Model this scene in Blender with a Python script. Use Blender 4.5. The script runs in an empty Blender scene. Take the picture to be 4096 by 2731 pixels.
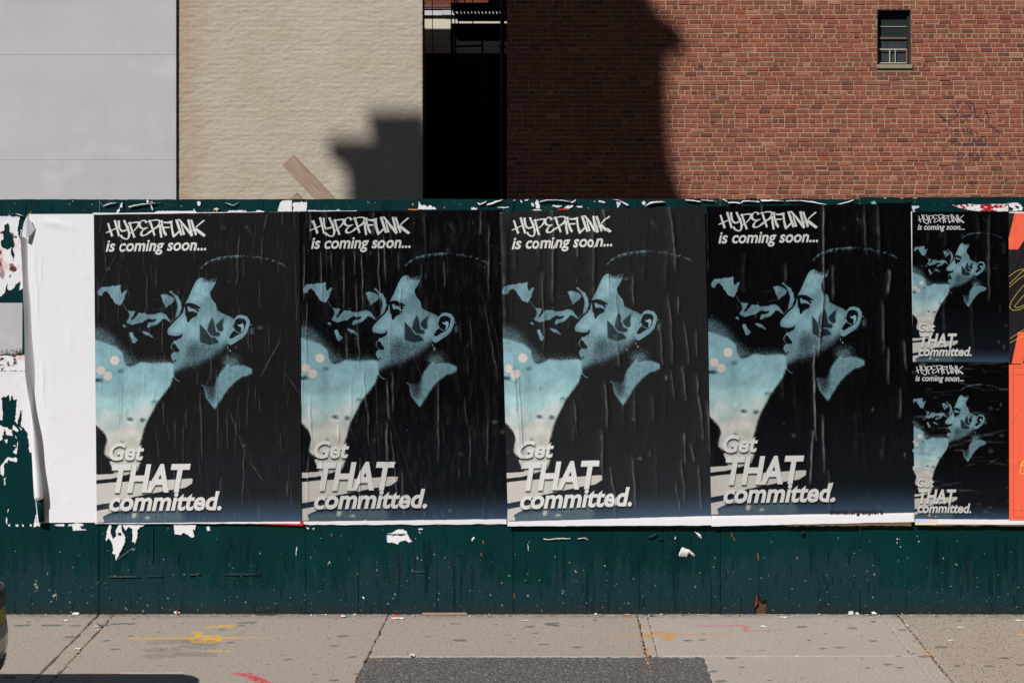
import bpy, bmesh, math, random
import numpy as np
from mathutils import Vector
from mathutils.geometry import tessellate_polygon

# ------------------------------------------------------------------ camera, sky, sun, exposure
S = 0.001473            # metres per photo pixel on the hoarding plane (Y = 0)
D = 11.0                # camera distance from the hoarding
H = 2.644               # camera height
CX, CY = 2130.0, 660.0  # vanishing point in photo pixels
sc = bpy.context.scene
cam = bpy.data.cameras.new("camera"); camo = bpy.data.objects.new("camera", cam)
sc.collection.objects.link(camo); sc.camera = camo
camo.location = (0, -D, H); camo.rotation_euler = (math.radians(90), 0, 0)
cam.sensor_fit = 'HORIZONTAL'; cam.sensor_width = 36
cam.lens = 36 * (D / S) / 4096
cam.shift_x = (2048 - CX) / 4096
cam.shift_y = -(1365.5 - CY) / 4096
cam.clip_start = 0.1; cam.clip_end = 500
SUNV = Vector((0.50, 0.85, -0.90)).normalized()
w = bpy.data.worlds.new("World"); sc.world = w; w.use_nodes = True
nt = w.node_tree; bg = nt.nodes["Background"]
sky = nt.nodes.new("ShaderNodeTexSky"); sky.sky_type = 'NISHITA'; sky.sun_disc = False
sky.sun_elevation = math.asin(-SUNV.z); sky.sun_rotation = math.atan2(-SUNV.x, -SUNV.y)
sky.dust_density = 0.15; sky.air_density = 0.9; sky.altitude = 100
nt.links.new(sky.outputs[0], bg.inputs[0]); bg.inputs[1].default_value = 0.05
sun = bpy.data.lights.new("sun", 'SUN'); sun.energy = 5.0; sun.angle = math.radians(0.32); sun.color = (1.0, 0.972, 0.945)
suno = bpy.data.objects.new("sun", sun); sc.collection.objects.link(suno)
suno.rotation_euler = SUNV.to_track_quat('-Z', 'Y').to_euler()
suno.location = (-8, -14, 30)
sc.view_settings.view_transform = 'Standard'; sc.view_settings.look = 'None'
sc.view_settings.gamma = 1; sc.view_settings.exposure = -0.14; sc.view_settings.use_curve_mapping = False
sc.cycles.max_bounces = 5; sc.cycles.diffuse_bounces = 3

COL = sc.collection
rng = random.Random(7)
def P(px, py, Y=0.0):
    k = S * (D + Y) / D
    return ((px - CX) * k, Y, H + (CY - py) * k)
def G(px, py):                       # photo pixel -> point on the pavement
    d = H * D / ((py - CY) * S)
    return ((px - CX) * S * d / D, d - D, 0.0)
def lin(r, g, b):
    f = lambda c: (c / 255) / 12.92 if c / 255 <= .04045 else ((c / 255 + .055) / 1.055) ** 2.4
    return (f(r), f(g), f(b))

# ------------------------------------------------------------------ object helpers
def link(o, parent=None):
    COL.objects.link(o)
    if parent is not None: o.parent = parent
    return o
def empty(name, loc=(0, 0, 0), label=None, cat=None, group=None, kind=None):
    o = bpy.data.objects.new(name, None); o.location = loc; o.empty_display_size = .1
    link(o); return tag(o, label, cat, group, kind)
def tag(o, label=None, cat=None, group=None, kind=None):
    if label: o['label'] = label
    if cat: o['category'] = cat
    if group: o['group'] = group
    if kind: o['kind'] = kind
    return o
def mobj(name, verts, faces, mat, parent=None, smooth=False, col=None, uv=None, origin=None):
    me = bpy.data.meshes.new(name)
    base = Vector((0, 0, 0))
    if parent is not None: base = Vector(parent.location) if parent.parent is None else Vector(parent.location) + Vector(parent.parent.location)
    V = np.asarray(verts, dtype=np.float64).reshape(-1, 3)
    org = Vector(origin) if origin is not None else (base if parent is not None else Vector(V.mean(0)))
    V = V - np.array(org)
    if isinstance(faces, np.ndarray):
        n = len(faces); k = faces.shape[1]
        me.vertices.add(len(V)); me.vertices.foreach_set("co", V.ravel().astype(np.float32))
        me.loops.add(n * k); me.loops.foreach_set("vertex_index", faces.ravel().astype(np.int32))
        me.polygons.add(n); me.polygons.foreach_set("loop_start", np.arange(0, n * k, k, dtype=np.int32))
        me.update(calc_edges=True)
    else:
        me.from_pydata(V.tolist(), [], faces)
    if col is not None:
        a = me.color_attributes.new("Col", 'FLOAT_COLOR', 'POINT')
        c = np.ones((len(V), 4), np.float32); c[:, :3] = col
        a.data.foreach_set("color", c.ravel())
    if uv is not None:
        l = me.uv_layers.new(name="UVMap")
        idx = np.empty(len(me.loops), np.int32); me.loops.foreach_get("vertex_index", idx)
        l.data.foreach_set("uv", np.asarray(uv, np.float32)[idx].ravel())
    me.validate()
    if smooth: me.polygons.foreach_set("use_smooth", [True] * len(me.polygons))
    mats = mat if isinstance(mat, (list, tuple)) else [mat]
    for m in mats: me.materials.append(m)
    o = bpy.data.objects.new(name, me)
    link(o, parent)
    o.location = org - base if parent is not None else org
    return o
class MB:
    def __init__(s): s.v = []; s.f = []
    def box(s, x0, x1, y0, y1, z0, z1):
        i = len(s.v)
        s.v += [(x0,y0,z0),(x1,y0,z0),(x1,y1,z0),(x0,y1,z0),(x0,y0,z1),(x1,y0,z1),(x1,y1,z1),(x0,y1,z1)]
        s.f += [(i,i+3,i+2,i+1),(i+4,i+5,i+6,i+7),(i,i+1,i+5,i+4),(i+1,i+2,i+6,i+5),(i+2,i+3,i+7,i+6),(i+3,i,i+4,i+7)]
        return s
    def prism(s, pts, y0, y1):           # outline in XZ (counter-clockwise seen from -Y), extruded along Y
        i = len(s.v); n = len(pts)
        s.v += [(x, y0, z) for x, z in pts] + [(x, y1, z) for x, z in pts]
        for t in tessellate_polygon([[Vector((x, z, 0)) for x, z in pts]]):
            a, b, c = t
            (x1,z1),(x2,z2),(x3,z3) = pts[a],pts[b],pts[c]
            if (x2-x1)*(z3-z1)-(x3-x1)*(z2-z1) < 0: a, b, c = a, c, b
            s.f.append((i+a, i+b, i+c)); s.f.append((i+n+a, i+n+c, i+n+b))
        for k in range(n):
            s.f.append((i+k, i+n+k, i+n+(k+1) % n, i+(k+1) % n))
        return s
    def tube(s, pts, r, n=8, caps=True):
        pts = [Vector(p) for p in pts]; i0 = len(s.v)
        for k, p in enumerate(pts):
            d = (pts[min(k+1, len(pts)-1)] - pts[max(k-1, 0)]).normalized()
            u = d.orthogonal().normalized() if k == 0 else (u - d * u.dot(d)).normalized()
            v = d.cross(u); rr = r[k] if isinstance(r, (list, tuple)) else r
            for j in range(n):
                a = 2*math.pi*j/n; s.v.append(tuple(p + (u*math.cos(a)+v*math.sin(a))*rr))
        for k in range(len(pts)-1):
            for j in range(n):
                a = i0+k*n+j; b = i0+k*n+(j+1) % n
                s.f.append((a, b, b+n, a+n))
        if caps:
            s.f.append(tuple(i0+j for j in range(n-1, -1, -1))); s.f.append(tuple(i0+(len(pts)-1)*n+j for j in range(n)))
        return s
    def build(s, name, mat, parent=None, **k): return mobj(name, s.v, s.f, mat, parent, **k)
def gridfaces(nx, nz):
    i = np.arange(nx*nz).reshape(nz, nx)
    return np.stack([i[:-1, :-1], i[:-1, 1:], i[1:, 1:], i[1:, :-1]], -1).reshape(-1, 4)

# ------------------------------------------------------------------ numpy noise / raster
def vnoise(h, w, fy, fx, seed):
    r = np.random.RandomState(seed); gy, gx = max(2, int(fy)+2), max(2, int(fx)+2)
    g = r.rand(gy, gx).astype(np.float32)
    y = np.linspace(0, gy-1.001, h); x = np.linspace(0, gx-1.001, w)
    yi = y.astype(int); xi = x.astype(int)
    ty = (y-yi)[:, None]; tx = (x-xi)[None]; ty = ty*ty*(3-2*ty); tx = tx*tx*(3-2*tx)
    a = g[yi][:, xi]; b = g[yi][:, xi+1]; c = g[yi+1][:, xi]; d = g[yi+1][:, xi+1]
    return (a*(1-tx)+b*tx)*(1-ty)+(c*(1-tx)+d*tx)*ty
def fbm(h, w, fy, fx, seed, octs=4, gain=.5):
    t = np.zeros((h, w), np.float32); a = 1; s = 0
    for o in range(octs):
        if fy*2**o > h and fx*2**o > w: break
        t += a*vnoise(h, w, fy*2**o, fx*2**o, seed+o*17); s += a; a *= gain
    return t/s
def blur(a, r):
    r = int(r)
    if r < 1: return a
    for _ in range(2):
        for ax in (0, 1):
            p = np.pad(a, [(r+1, r) if k == ax else (0, 0) for k in (0, 1)], mode='edge')
            c = np.cumsum(p, ax, dtype=np.float64)
            n = a.shape[ax]
            a = ((np.take(c, range(2*r+1, 2*r+1+n), ax) - np.take(c, range(0, n), ax))/(2*r+1)).astype(np.float32)
    return a
def fillpoly(h, w, pts, ss=3):
    """antialiased even-odd fill; pts in pixels (x right, y down)"""
    p = np.asarray(pts, float); out = np.zeros((h, w), np.float32)
    y0 = max(0, int(p[:, 1].min())-1); y1 = min(h, int(p[:, 1].max())+2)
    x0 = max(0, int(p[:, 0].min())-1); x1 = min(w, int(p[:, 0].max())+2)
    if y1 <= y0 or x1 <= x0: return out
    q = np.roll(p, -1, 0); cx = (np.arange(x0*ss, x1*ss)+.5)/ss
    for r in range(y0*ss, y1*ss):
        y = (r+.5)/ss
        m = (p[:, 1] <= y) != (q[:, 1] <= y)
        if not m.any(): continue
        a, b = p[m], q[m]
        xs = np.sort(a[:, 0]+(y-a[:, 1])/(b[:, 1]-a[:, 1])*(b[:, 0]-a[:, 0]))
        ins = (np.searchsorted(xs, cx) & 1).astype(np.float32)
        out[r//ss, x0:x1] += ins.reshape(-1, ss).mean(1)/ss
    return out
def stroke(h, w, pts, r, soft=1.0, out=None):
    if out is None: out = np.zeros((h, w), np.float32)
    for (xa, ya), (xb, yb) in zip(pts[:-1], pts[1:]):
        m = r+soft+2
        x0, x1 = int(max(0, min(xa, xb)-m)), int(min(w, max(xa, xb)+m+1)); y0, y1 = int(max(0, min(ya, yb)-m)), int(min(h, max(ya, yb)+m+1))
        if x1 <= x0 or y1 <= y0: continue
        Y, X = np.mgrid[y0:y1, x0:x1]; dx, dy = xb-xa, yb-ya; L = dx*dx+dy*dy+1e-9
        t = np.clip(((X-xa)*dx+(Y-ya)*dy)/L, 0, 1)
        dist = np.hypot(X-xa-t*dx, Y-ya-t*dy)
        out[y0:y1, x0:x1] = np.maximum(out[y0:y1, x0:x1], np.clip((r+soft-dist)/soft, 0, 1))
    return out
def text_tris(txt, shear=0.0, offset=0.0, spacing=1.0):
    cu = bpy.data.curves.new("txt", 'FONT'); cu.body = txt; cu.shear = shear; cu.offset = offset; cu.space_character = spacing
    cu.resolution_u = 4
    o = bpy.data.objects.new("txt", cu); COL.objects.link(o)
    dg = bpy.context.evaluated_depsgraph_get(); me = o.evaluated_get(dg).to_mesh()
    me.calc_loop_triangles()
    v = np.array([x.co[:2] for x in me.vertices]); t = np.array([x.vertices[:] for x in me.loop_triangles])
    o.evaluated_get(dg).to_mesh_clear(); bpy.data.objects.remove(o); bpy.data.curves.remove(cu)
    return v, t
def draw_text(h, w, txt, x0, x1, base, top, tx_top='h', shear=.22, offset=.02, spacing=1.0):
    """fit text so that it spans x0..x1 and its full height above the baseline is base-top"""
    v, t = text_tris(txt, shear, offset, spacing)
    mx, Mx = v[:, 0].min(), v[:, 0].max(); My = v[:, 1].max()
    X = x0+(v[:, 0]-mx)/(Mx-mx)*(x1-x0); Y = base-v[:, 1]/My*(base-top)
    out = np.zeros((h, w), np.float32)
    for a, b, c in t:
        xs = X[[a, b, c]]; ys = Y[[a, b, c]]
        ax, bx = int(max(0, xs.min()-1)), int(min(w, xs.max()+2)); ay, by = int(max(0, ys.min()-1)), int(min(h, ys.max()+2))
        if bx <= ax or by <= ay: continue
        ss = 3
        yy, xx = np.mgrid[ay*ss:by*ss, ax*ss:bx*ss]; xx = (xx+.5)/ss; yy = (yy+.5)/ss
        d = (xs[1]-xs[0])*(ys[2]-ys[0])-(xs[2]-xs[0])*(ys[1]-ys[0])
        if abs(d) < 1e-9: continue
        l1 = ((xs[1]-xx)*(ys[2]-yy)-(xs[2]-xx)*(ys[1]-yy))/d; l2 = ((xs[2]-xx)*(ys[0]-yy)-(xs[0]-xx)*(ys[2]-yy))/d; l3 = 1-l1-l2
        ins = ((l1 >= 0) & (l2 >= 0) & (l3 >= 0)).astype(np.float32)
        out[ay:by, ax:bx] += ins.reshape(by-ay, ss, bx-ax, ss).mean((1, 3))
    return np.clip(out, 0, 1)
def make_image(name, rgb, alpha=None, srgb=True):
    h, w = rgb.shape[:2]
    im = bpy.data.images.new(name, w, h, alpha=True, float_buffer=not srgb)
    if not srgb: im.colorspace_settings.name = 'Non-Color'
    a = np.ones((h, w, 4), np.float32); a[..., :3] = np.clip(rgb, 0, 1)
    if alpha is not None: a[..., 3] = alpha
    im.alpha_mode = 'CHANNEL_PACKED'
    im.pixels.foreach_set(a[::-1].ravel()); im.update(); im.pack()
    return im

# ------------------------------------------------------------------ materials
class M:
    def __init__(s, name, rough=.8, spec=.5, color=(.5,.5,.5)):
        s.m = bpy.data.materials.new(name); s.m.use_nodes = True; s.t = s.m.node_tree
        s.b = s.t.nodes["Principled BSDF"]; s.b.inputs["Roughness"].default_value = rough
        s.b.inputs["Specular IOR Level"].default_value = spec; s.b.inputs["Base Color"].default_value = (*color, 1)
    def n(s, typ, ins=None, **props):
        nd = s.t.nodes.new("ShaderNode"+typ)
        for k, v in props.items(): setattr(nd, k, v)
        for k, v in (ins or {}).items():
            if hasattr(v, 'is_linked') or isinstance(v, bpy.types.NodeSocket): s.t.links.new(v, nd.inputs[k])
            else:
                if isinstance(v, (tuple, list)) and len(v) == 3 and nd.inputs[k].type == 'RGBA': v = (*v, 1)
                nd.inputs[k].default_value = v
        return nd
    def l(s, a, b): s.t.links.new(a, b)
    def pos(s, scale=(1,1,1)):
        g = s.n("NewGeometry")
        return s.n("VectorMath", {0: g.outputs["Position"], 1: scale}, operation='MULTIPLY').outputs[0]
    def noise(s, vec, scale, detail=4, rough=.55):
        return s.n("TexNoise", {"Vector": vec, "Scale": scale, "Detail": detail, "Roughness": rough}).outputs["Fac"]
    def ramp(s, fac, stops):
        r = s.n("ValToRGB", {"Fac": fac}); e = r.color_ramp.elements
        while len(e) < len(stops): e.new(.5)
        for q, (p, c) in zip(e, stops):
            q.position = p; q.color = (c, c, c, 1) if not isinstance(c, tuple) else (*c, 1)
        return r.outputs["Color"]
    def mix(s, fac, a, b, blend='MIX'):
        m = s.n("Mix", data_type='RGBA', blend_type=blend)
        for k, v in ((0, fac), (6, a), (7, b)):
            if isinstance(v, bpy.types.NodeSocket): s.l(v, m.inputs[k])
            elif isinstance(v, tuple): m.inputs[k].default_value = (*v, 1)
            else: m.inputs[k].default_value = v
        return m.outputs[2]
    def math(s, op, a, b=0.0, clamp=False):
        return s.n("Math", {0: a, 1: b}, operation=op, use_clamp=clamp).outputs[0]
    def base(s, x): s.l(x, s.b.inputs["Base Color"]); return s
    def bump(s, h, strength=.3, dist=.01):
        b = s.n("Bump", {"Height": h, "Strength": strength, "Distance": dist}); s.l(b.outputs[0], s.b.inputs["Normal"]); return s
    def xzimage(s, im, x0, x1, z0, z1, axis='XZ'):
        g = s.n("NewGeometry"); sp = s.n("SeparateXYZ", {0: g.outputs["Position"]})
        u = s.n("MapRange", {0: sp.outputs["X"], 1: x0, 2: x1}, clamp=False).outputs[0]
        v = s.n("MapRange", {0: sp.outputs["Z" if axis == 'XZ' else "Y"], 1: z0, 2: z1}, clamp=False).outputs[0]
        c = s.n("CombineXYZ", {0: u, 1: v})
        t = s.n("TexImage", {"Vector": c.outputs[0]}, image=im, extension='CLIP'); return t

def plain(name, c, rough=.8, spec=.4, var=.12, nscale=12, bump=0.0, metal=0.0):
    m = M(name, rough, spec); p = m.pos()
    f = m.noise(p, nscale)
    m.base(m.mix(f, tuple(x*(1-var) for x in c), tuple(min(1, x*(1+var)) for x in c)))
    if bump: m.bump(m.noise(p, nscale*6, 5), bump, .01)
    m.b.inputs["Metallic"].default_value = metal
    return m.m

# ------------------------------------------------------------------ hoarding paint (generated, mapped in metres)
FX0, FX1, FY0, FY1, FR = -1100, 5100, 770, 2480, 2.0
fw, fh = int((FX1-FX0)/FR), int((FY1-FY0)/FR)
def fenceimage():
    yy = (np.arange(fh)*FR+FY0)[:, None]*np.ones((1, fw)); xx = (np.arange(fw)*FR+FX0)[None]*np.ones((fh, 1))
    green = np.array(lin(0, 54, 56)); grey = np.array(lin(26, 59, 67)); dk = np.array(lin(2, 30, 32)); grime = np.array(lin(52, 52, 48))
    n1 = fbm(fh, fw, 6, 60, 1, 4); st = fbm(fh, fw, 7, 330, 2, 4, .6); big = fbm(fh, fw, 4, 24, 3, 4)
    v = green[None, None]*(0.72+.56*n1[..., None])
    ramp = np.clip((yy-2170)/150, 0, 1)
    m = np.clip((st*.55+big*.55-(.64-.19*ramp))*9, 0, 1)*np.clip((yy-2140)/110, 0, 1)
    m = np.maximum(m, np.clip((yy-(2325+90*(vnoise(fh, fw, 1, 12, 5)-.5)))/22, 0, 1)*.75)
    v = v*(1-m[..., None])+grey*m[..., None]*(.85+.3*n1[..., None])
    # dark drips
    dr = np.clip((fbm(fh, fw, 5, 420, 8, 3, .6)-.63)*12, 0, 1)*np.clip((yy-2120)/80, 0, 1)*np.clip((fbm(fh, fw, 5, 40, 9)-.42)*6, 0, 1)
    v = v*(1-.7*dr[..., None])+dk*.7*dr[..., None]
    topm = (yy < 870)*np.clip((fbm(fh, fw, 30, 200, 4, 3)-.45)*4, 0, 1)*.25
    v = v*(1-topm[..., None])+grey*topm[..., None]
    g = np.clip((yy-2385)/75, 0, 1)**1.6*(.35+.9*fbm(fh, fw, 60, 160, 11, 4))
    v = v*(1-np.clip(g, 0, .85)[..., None])+grime*np.clip(g, 0, .85)[..., None]
    # flecks
    r = np.random.RandomState(5)
    spec = np.zeros((fh, fw), np.float32)
    n = 1500
    for k in range(n):
        x = r.rand()*(FX1-FX0)+FX0
        y = 2120+r.rand()**.45*335 if r.rand() < .86 else 800+r.rand()*70
        s = .05+r.rand()**9*2.0
        X, Y = (x-FX0)/FR, (y-FY0)/FR
        stroke(fh, fw, [(X, Y), (X+r.randn()*s*.6, Y+r.rand()*s*1.4)], s*.4, .75, spec)
    creamc = np.array(lin(196, 190, 170))
    a = spec*(.35+.6*vnoise(fh, fw, 300, 900, 13))
    v = v*(1-a[..., None])+creamc*a[..., None]
    # dark scratches and lifted paint
    sc_ = np.zeros((fh, fw), np.float32)
    for k in range(330):
        x = r.rand()*(FX1-FX0); y = 2110+r.rand()*320 if r.rand() < .8 else 800+r.rand()*60
        pts = [(x/FR, (y-FY0)/FR)]
        for j in range(4): pts.append((pts[-1][0]+r.randn()*1.2, pts[-1][1]+2+r.rand()*5))
        stroke(fh, fw, pts, .25, 1.0, sc_)
    v = v*(1-.75*sc_[..., None])
    # bare orange wood chips
    wood = np.array(lin(176, 112, 50)); wm = np.zeros((fh, fw), np.float32)
    for (x, y, L) in [(3030,2210,26),(2925,2130,14),(2935,2150,8),(1930,2160,12),(1923,2212,8),(1324,2133,8),(2054,2372,18),(1430,2290,6),(496,838,34),(122,845,10),(818,842,26),(1650,812,10)]:
        stroke(fh, fw, [((x-FX0)/FR, (y-FY0)/FR), ((x+2-FX0)/FR, (y+L-FY0)/FR)], .35, 1.0, wm)
    v = v*(1-wm[..., None])+wood*wm[..., None]
    # cream scars on the left sheets
    cs = np.zeros((fh, fw), np.float32)
    for (x, y, a_, b_) in [(143,2345,8,30),(218,2385,9,26),(205,2405,5,5),(196,2410,4,4)]:
        Y, X = np.mgrid[0:fh, 0:fw]
        q = ((X-(x-FX0)/FR)/(a_/FR))**2+((Y-(y-FY0)/FR)/(b_/FR))**2
        cs = np.maximum(cs, np.clip((1.2-q), 0, 1)*(fbm(fh, fw, 260, 900, int(x), 2) > .56))
    v = v*(1-.8*cs[..., None])+np.array(lin(225, 215, 165))*.8*cs[..., None]
    hgt = n1*.3+st*.35+spec*.5-sc_*.7+dr*.2
    return v, np.clip(m*.5+.3*n1, 0, 1), hgt
fcol, frgh, fhgt = fenceimage()
# stored display-encoded so 8 bits keep the darks
enc = lambda a: np.where(a <= .0031308, a*12.92, 1.055*np.maximum(a, 1e-6)**(1/2.4)-.055)
im_f = make_image("hoarding_paint", enc(fcol))
im_fh = make_image("hoarding_relief", np.repeat(fhgt[..., None], 3, 2), srgb=False)
def fence_mat(name, slot=0):
    m = M(name, .5, .12)
    a = (FX0-CX)*S, (FX1-CX)*S, H+(CY-FY1)*S, H+(CY-FY0)*S
    t = m.xzimage(im_f, *a); th = m.xzimage(im_fh, *a)
    fine = m.noise(m.pos((60, 60, 9)), 4, 4)
    m.base(m.mix(.35, t.outputs[0], m.mix(fine, (0.0, .012, .013), (.02, .075, .08)), 'SOFT_LIGHT'))
    hh = m.math('ADD', th.outputs[0], m.math('MULTIPLY', m.noise(m.pos((1, 1, .35)), 160, 4), .35))
    m.l(m.math('ADD', m.math('MULTIPLY', m.noise(m.pos((3, 3, 1)), 3, 3), .3), .38), m.b.inputs["Roughness"])
    m.bump(hh, .45, .004); return m.m
MAT_F = fence_mat("hoarding_green_paint")
MAT_WOOD = M("weathered_pine", .85, .2)
_p = MAT_WOOD.n("TexCoord").outputs["Object"]
_g = MAT_WOOD.noise(MAT_WOOD.n("VectorMath", {0: _p, 1: (3, 40, 60)}, operation='MULTIPLY').outputs[0], 2.2, 5)
_s = MAT_WOOD.noise(_p, 9, 3)
MAT_WOOD.base(MAT_WOOD.mix(MAT_WOOD.math('MULTIPLY', _s, .55), MAT_WOOD.ramp(_g, [(.25, lin(118, 98, 84)), (.5, lin(166, 148, 136)), (.85, lin(188, 172, 160))]), lin(150, 112, 72)))
MAT_WOOD.bump(_g, .4, .003); MAT_WOOD = MAT_WOOD.m
MAT_RUST = plain("rusty_iron", lin(104, 62, 40), .9, .2, .45, 30, .4)
MAT_ROT = plain("rotten_timber", lin(92, 68, 50), .95, .1, .4, 60, .5)

# ------------------------------------------------------------------ ground
im_yy, im_xx = None, None
GX0, GX1, GY0, GY1, GR = -3.6, 3.6, -1.8, 0.02, 0.003
gw, gh = int((GX1-GX0)/GR), int((GY1-GY0)/GR)
def g2(px, py):
    x, y, _ = G(px, py); return ((x-GX0)/GR, (GY1-y)/GR)
def zz(x, y, ox=0.0, f=2.24, oy=2050): return (x/f+ox, y/f+oy)
def groundimage():
    rgb = np.ones((gh, gw, 3), np.float32); al = np.zeros((gh, gw), np.float32)
    n = fbm(gh, gw, 130, 520, 21, 4, .75)
    def lay(mask, c, a):
        mm = np.clip(mask*a, 0, 1)
        o = al+mm-al*mm
        rgb[:] = np.where((o > 1e-4)[..., None], (rgb*(al*(1-mm))[..., None]+np.array(c)*mm[..., None])/np.maximum(o, 1e-4)[..., None], rgb)
        al[:] = o
    def spray(pts, r, c, a, soft=4, ox=0, grain=.5):
        q = [g2(*zz(x, y, ox)) for x, y in pts]
        m = stroke(gh, gw, q, r, soft)
        lay(np.clip(m*(1-grain+grain*2.4*n), 0, 1)*(np.clip((n-.27)*9, 0, 1)), c, a)
    Yl = lin(226, 172, 26); Or = lin(196, 140, 66); Rd = lin(196, 62, 66)
    spray([(1165,1122),(1700,1120),(2150,1118)], 1.5, Yl, .85); spray([(2150,1118),(2440,1115)], 1, Yl, .4)
    spray([(1740,1068),(1785,1075),(1762,1104),(1955,1103)], 3, Yl, .95, 4)
    spray([(1705,1130),(1735,1158),(1870,1128),(1945,1122),(1962,1145),(1890,1162),(1800,1152)], 3.5, Yl, .95, 4)
    spray([(1840,1028),(1960,1014),(2090,1005)], 2.5, Yl, .7); spray([(1980,1010),(2060,1022)], 4, Yl, .5)
    spray([(1870,1232),(1950,1238),(2050,1239)], 2, Yl, .75)
    spray([(2120,1440),(2220,1455),(2352,1525)], 4.5, Rd, .75, 6); spray([(-30,1440),(60,1480),(190,1540)], 5, Rd, .8, 6, 1000)
    spray([(700,1440),(900,1436),(1100,1434)], 2, Rd, .25); spray([(1000,1184),(1060,1180)], 3, Rd, .25)
    spray([(1100,1434),(1400,1438),(1620,1430)], 2.5, lin(212, 205, 190), .5)
    spray([(960,1095),(1250,1096)], 1.5, Or, .55, 4, 2000); spray([(1250,1096),(1600,1090),(2060,1092)], 2, Or, .75, 4, 2000)
    spray([(1320,1090),(1380,1075),(1480,1070),(1540,1085)], 7, Or, .6, 6, 2000)
    spray([(1480,1100),(1520,1110),(1500,1135)], 8, Or, .65, 6, 2000); spray([(1270,1110),(1350,1112)], 5, Or, .55, 5, 2000)
    spray([(1200,1003),(1310,1008)], 4, Or, .45, 6, 2000); spray([(1250,1238),(1390,1222)], 6, Or, .4, 7, 2000)
    spray([(1770,1012),(2180,1010),(2210,1030),(2180,1055)], 3, Rd, .4, 5, 2000); spray([(2200,1060),(2352,1050),(2500,1052)], 3, Rd, .25, 5, 2000)
    spray([(2315,1090),(2400,1090)], 3, Yl, .8, 3, 3046); spray([(1465,1235),(1500,1255)], 5, Or, .5, 5, 3046)
    dkp = lin(104, 98, 92)   # worn dark patch
    for a, b in [((1400,1160),(1640,1150)), ((1350,1230),(1560,1225)), ((1360,1280),(1560,1275)), ((1680,1190),(1880,1200)), ((1640,1260),(1870,1270)), ((1700,1150),(1900,1165))]:
        spray([a, b], 9, dkp, .38, 12, grain=.8)
    tl = lin(58, 84, 88)      # green drips of hoarding paint
    for pts, ox in [([(900,1000),(965,1000)],0), ([(890,1008),(940,1010)],0), ([(1020,995),(1190,992)],0), ([(150,1010),(240,1005)],0), ([(400,1006),(520,1008)],0), ([(420,990),(500,985)],2000), ([(440,1000),(500,1003)],2000), ([(2150,985),(2270,980)],0), ([(640,1008),(700,1010)],0)]:
        spray(pts, 4, tl, .7, 5, ox)
    r = np.random.RandomState(3)
    m = np.zeros((gh, gw), np.float32)
    spots = [(75,1470,0,16),(625,1110,0,12),(1035,1220,0,10),(950,1145,0,8),(2160,1010,0,9),(1985,1046,0,8),(2060,1160,0,9),(830,1103,1000,13),(755,1190,1000,9),(335,1312,1000,9),(915,1290,1000,9),(750,1497,1000,10),(955,1440,1000,8),
             (1880,1137,1000,15),(690,1200,2000,11),(265,1016,2000,12),(1680,1142,2000,10),(1810,1137,2000,9),(2065,1298,2000,11),(1905,1420,2000,10),(1975,1508,2000,12),
             (360,1020,3046,12),(808,1031,3046,11),(695,1204,3046,10),(548,1215,3046,8),(1000,1146,3046,9),(1262,1046,3046,9),(1222,1283,3046,8),(1455,1281,3046,13),(1612,1201,3046,14),(2033,1370,3046,9),(2170,1298,3046,10),(1130,1358,3046,9),(1235,1386,3046,8),(2320,1358,3046,9),(1755,1371,3046,7),(2165,1382,2000,7)]
    for x, y, ox, s in spots:
        q = g2(*zz(x, y, ox)); s = s*.8
        stroke(gh, gw, [(q[0]-s*.5, q[1]), (q[0]+s*.5, q[1]+r.randn()*2)], s*.55, 2, m)
        stroke(gh, gw, [(q[0]-s*.2, q[1]+s*.4), (q[0]+s*.3, q[1]-s*.3)], s*.4, 2, m)
    for k in range(170):
        x, y = r.rand()*gw, r.rand()*gh; s = 1.2+r.rand()**3*5
        stroke(gh, gw, [(x, y), (x+r.randn()*s, y+r.randn()*s*.6)], s*.6, 1.5, m)
    lay(m*(.6+.5*n), lin(84, 80, 76), .75)
    # grime along the foot of the hoarding
    yy = (np.arange(gh)*GR)[:, None]
    gr = np.clip(1-yy/.14, 0, 1)*np.clip((fbm(gh, gw, 60, 300, 31, 4)-.25)*2.2, 0, 1)
    lay(gr, lin(84, 74, 64), .85)
    return rgb, al
grgb, gal = groundimage()
im_g = make_image("pavement_marks", enc(grgb), gal)
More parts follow.
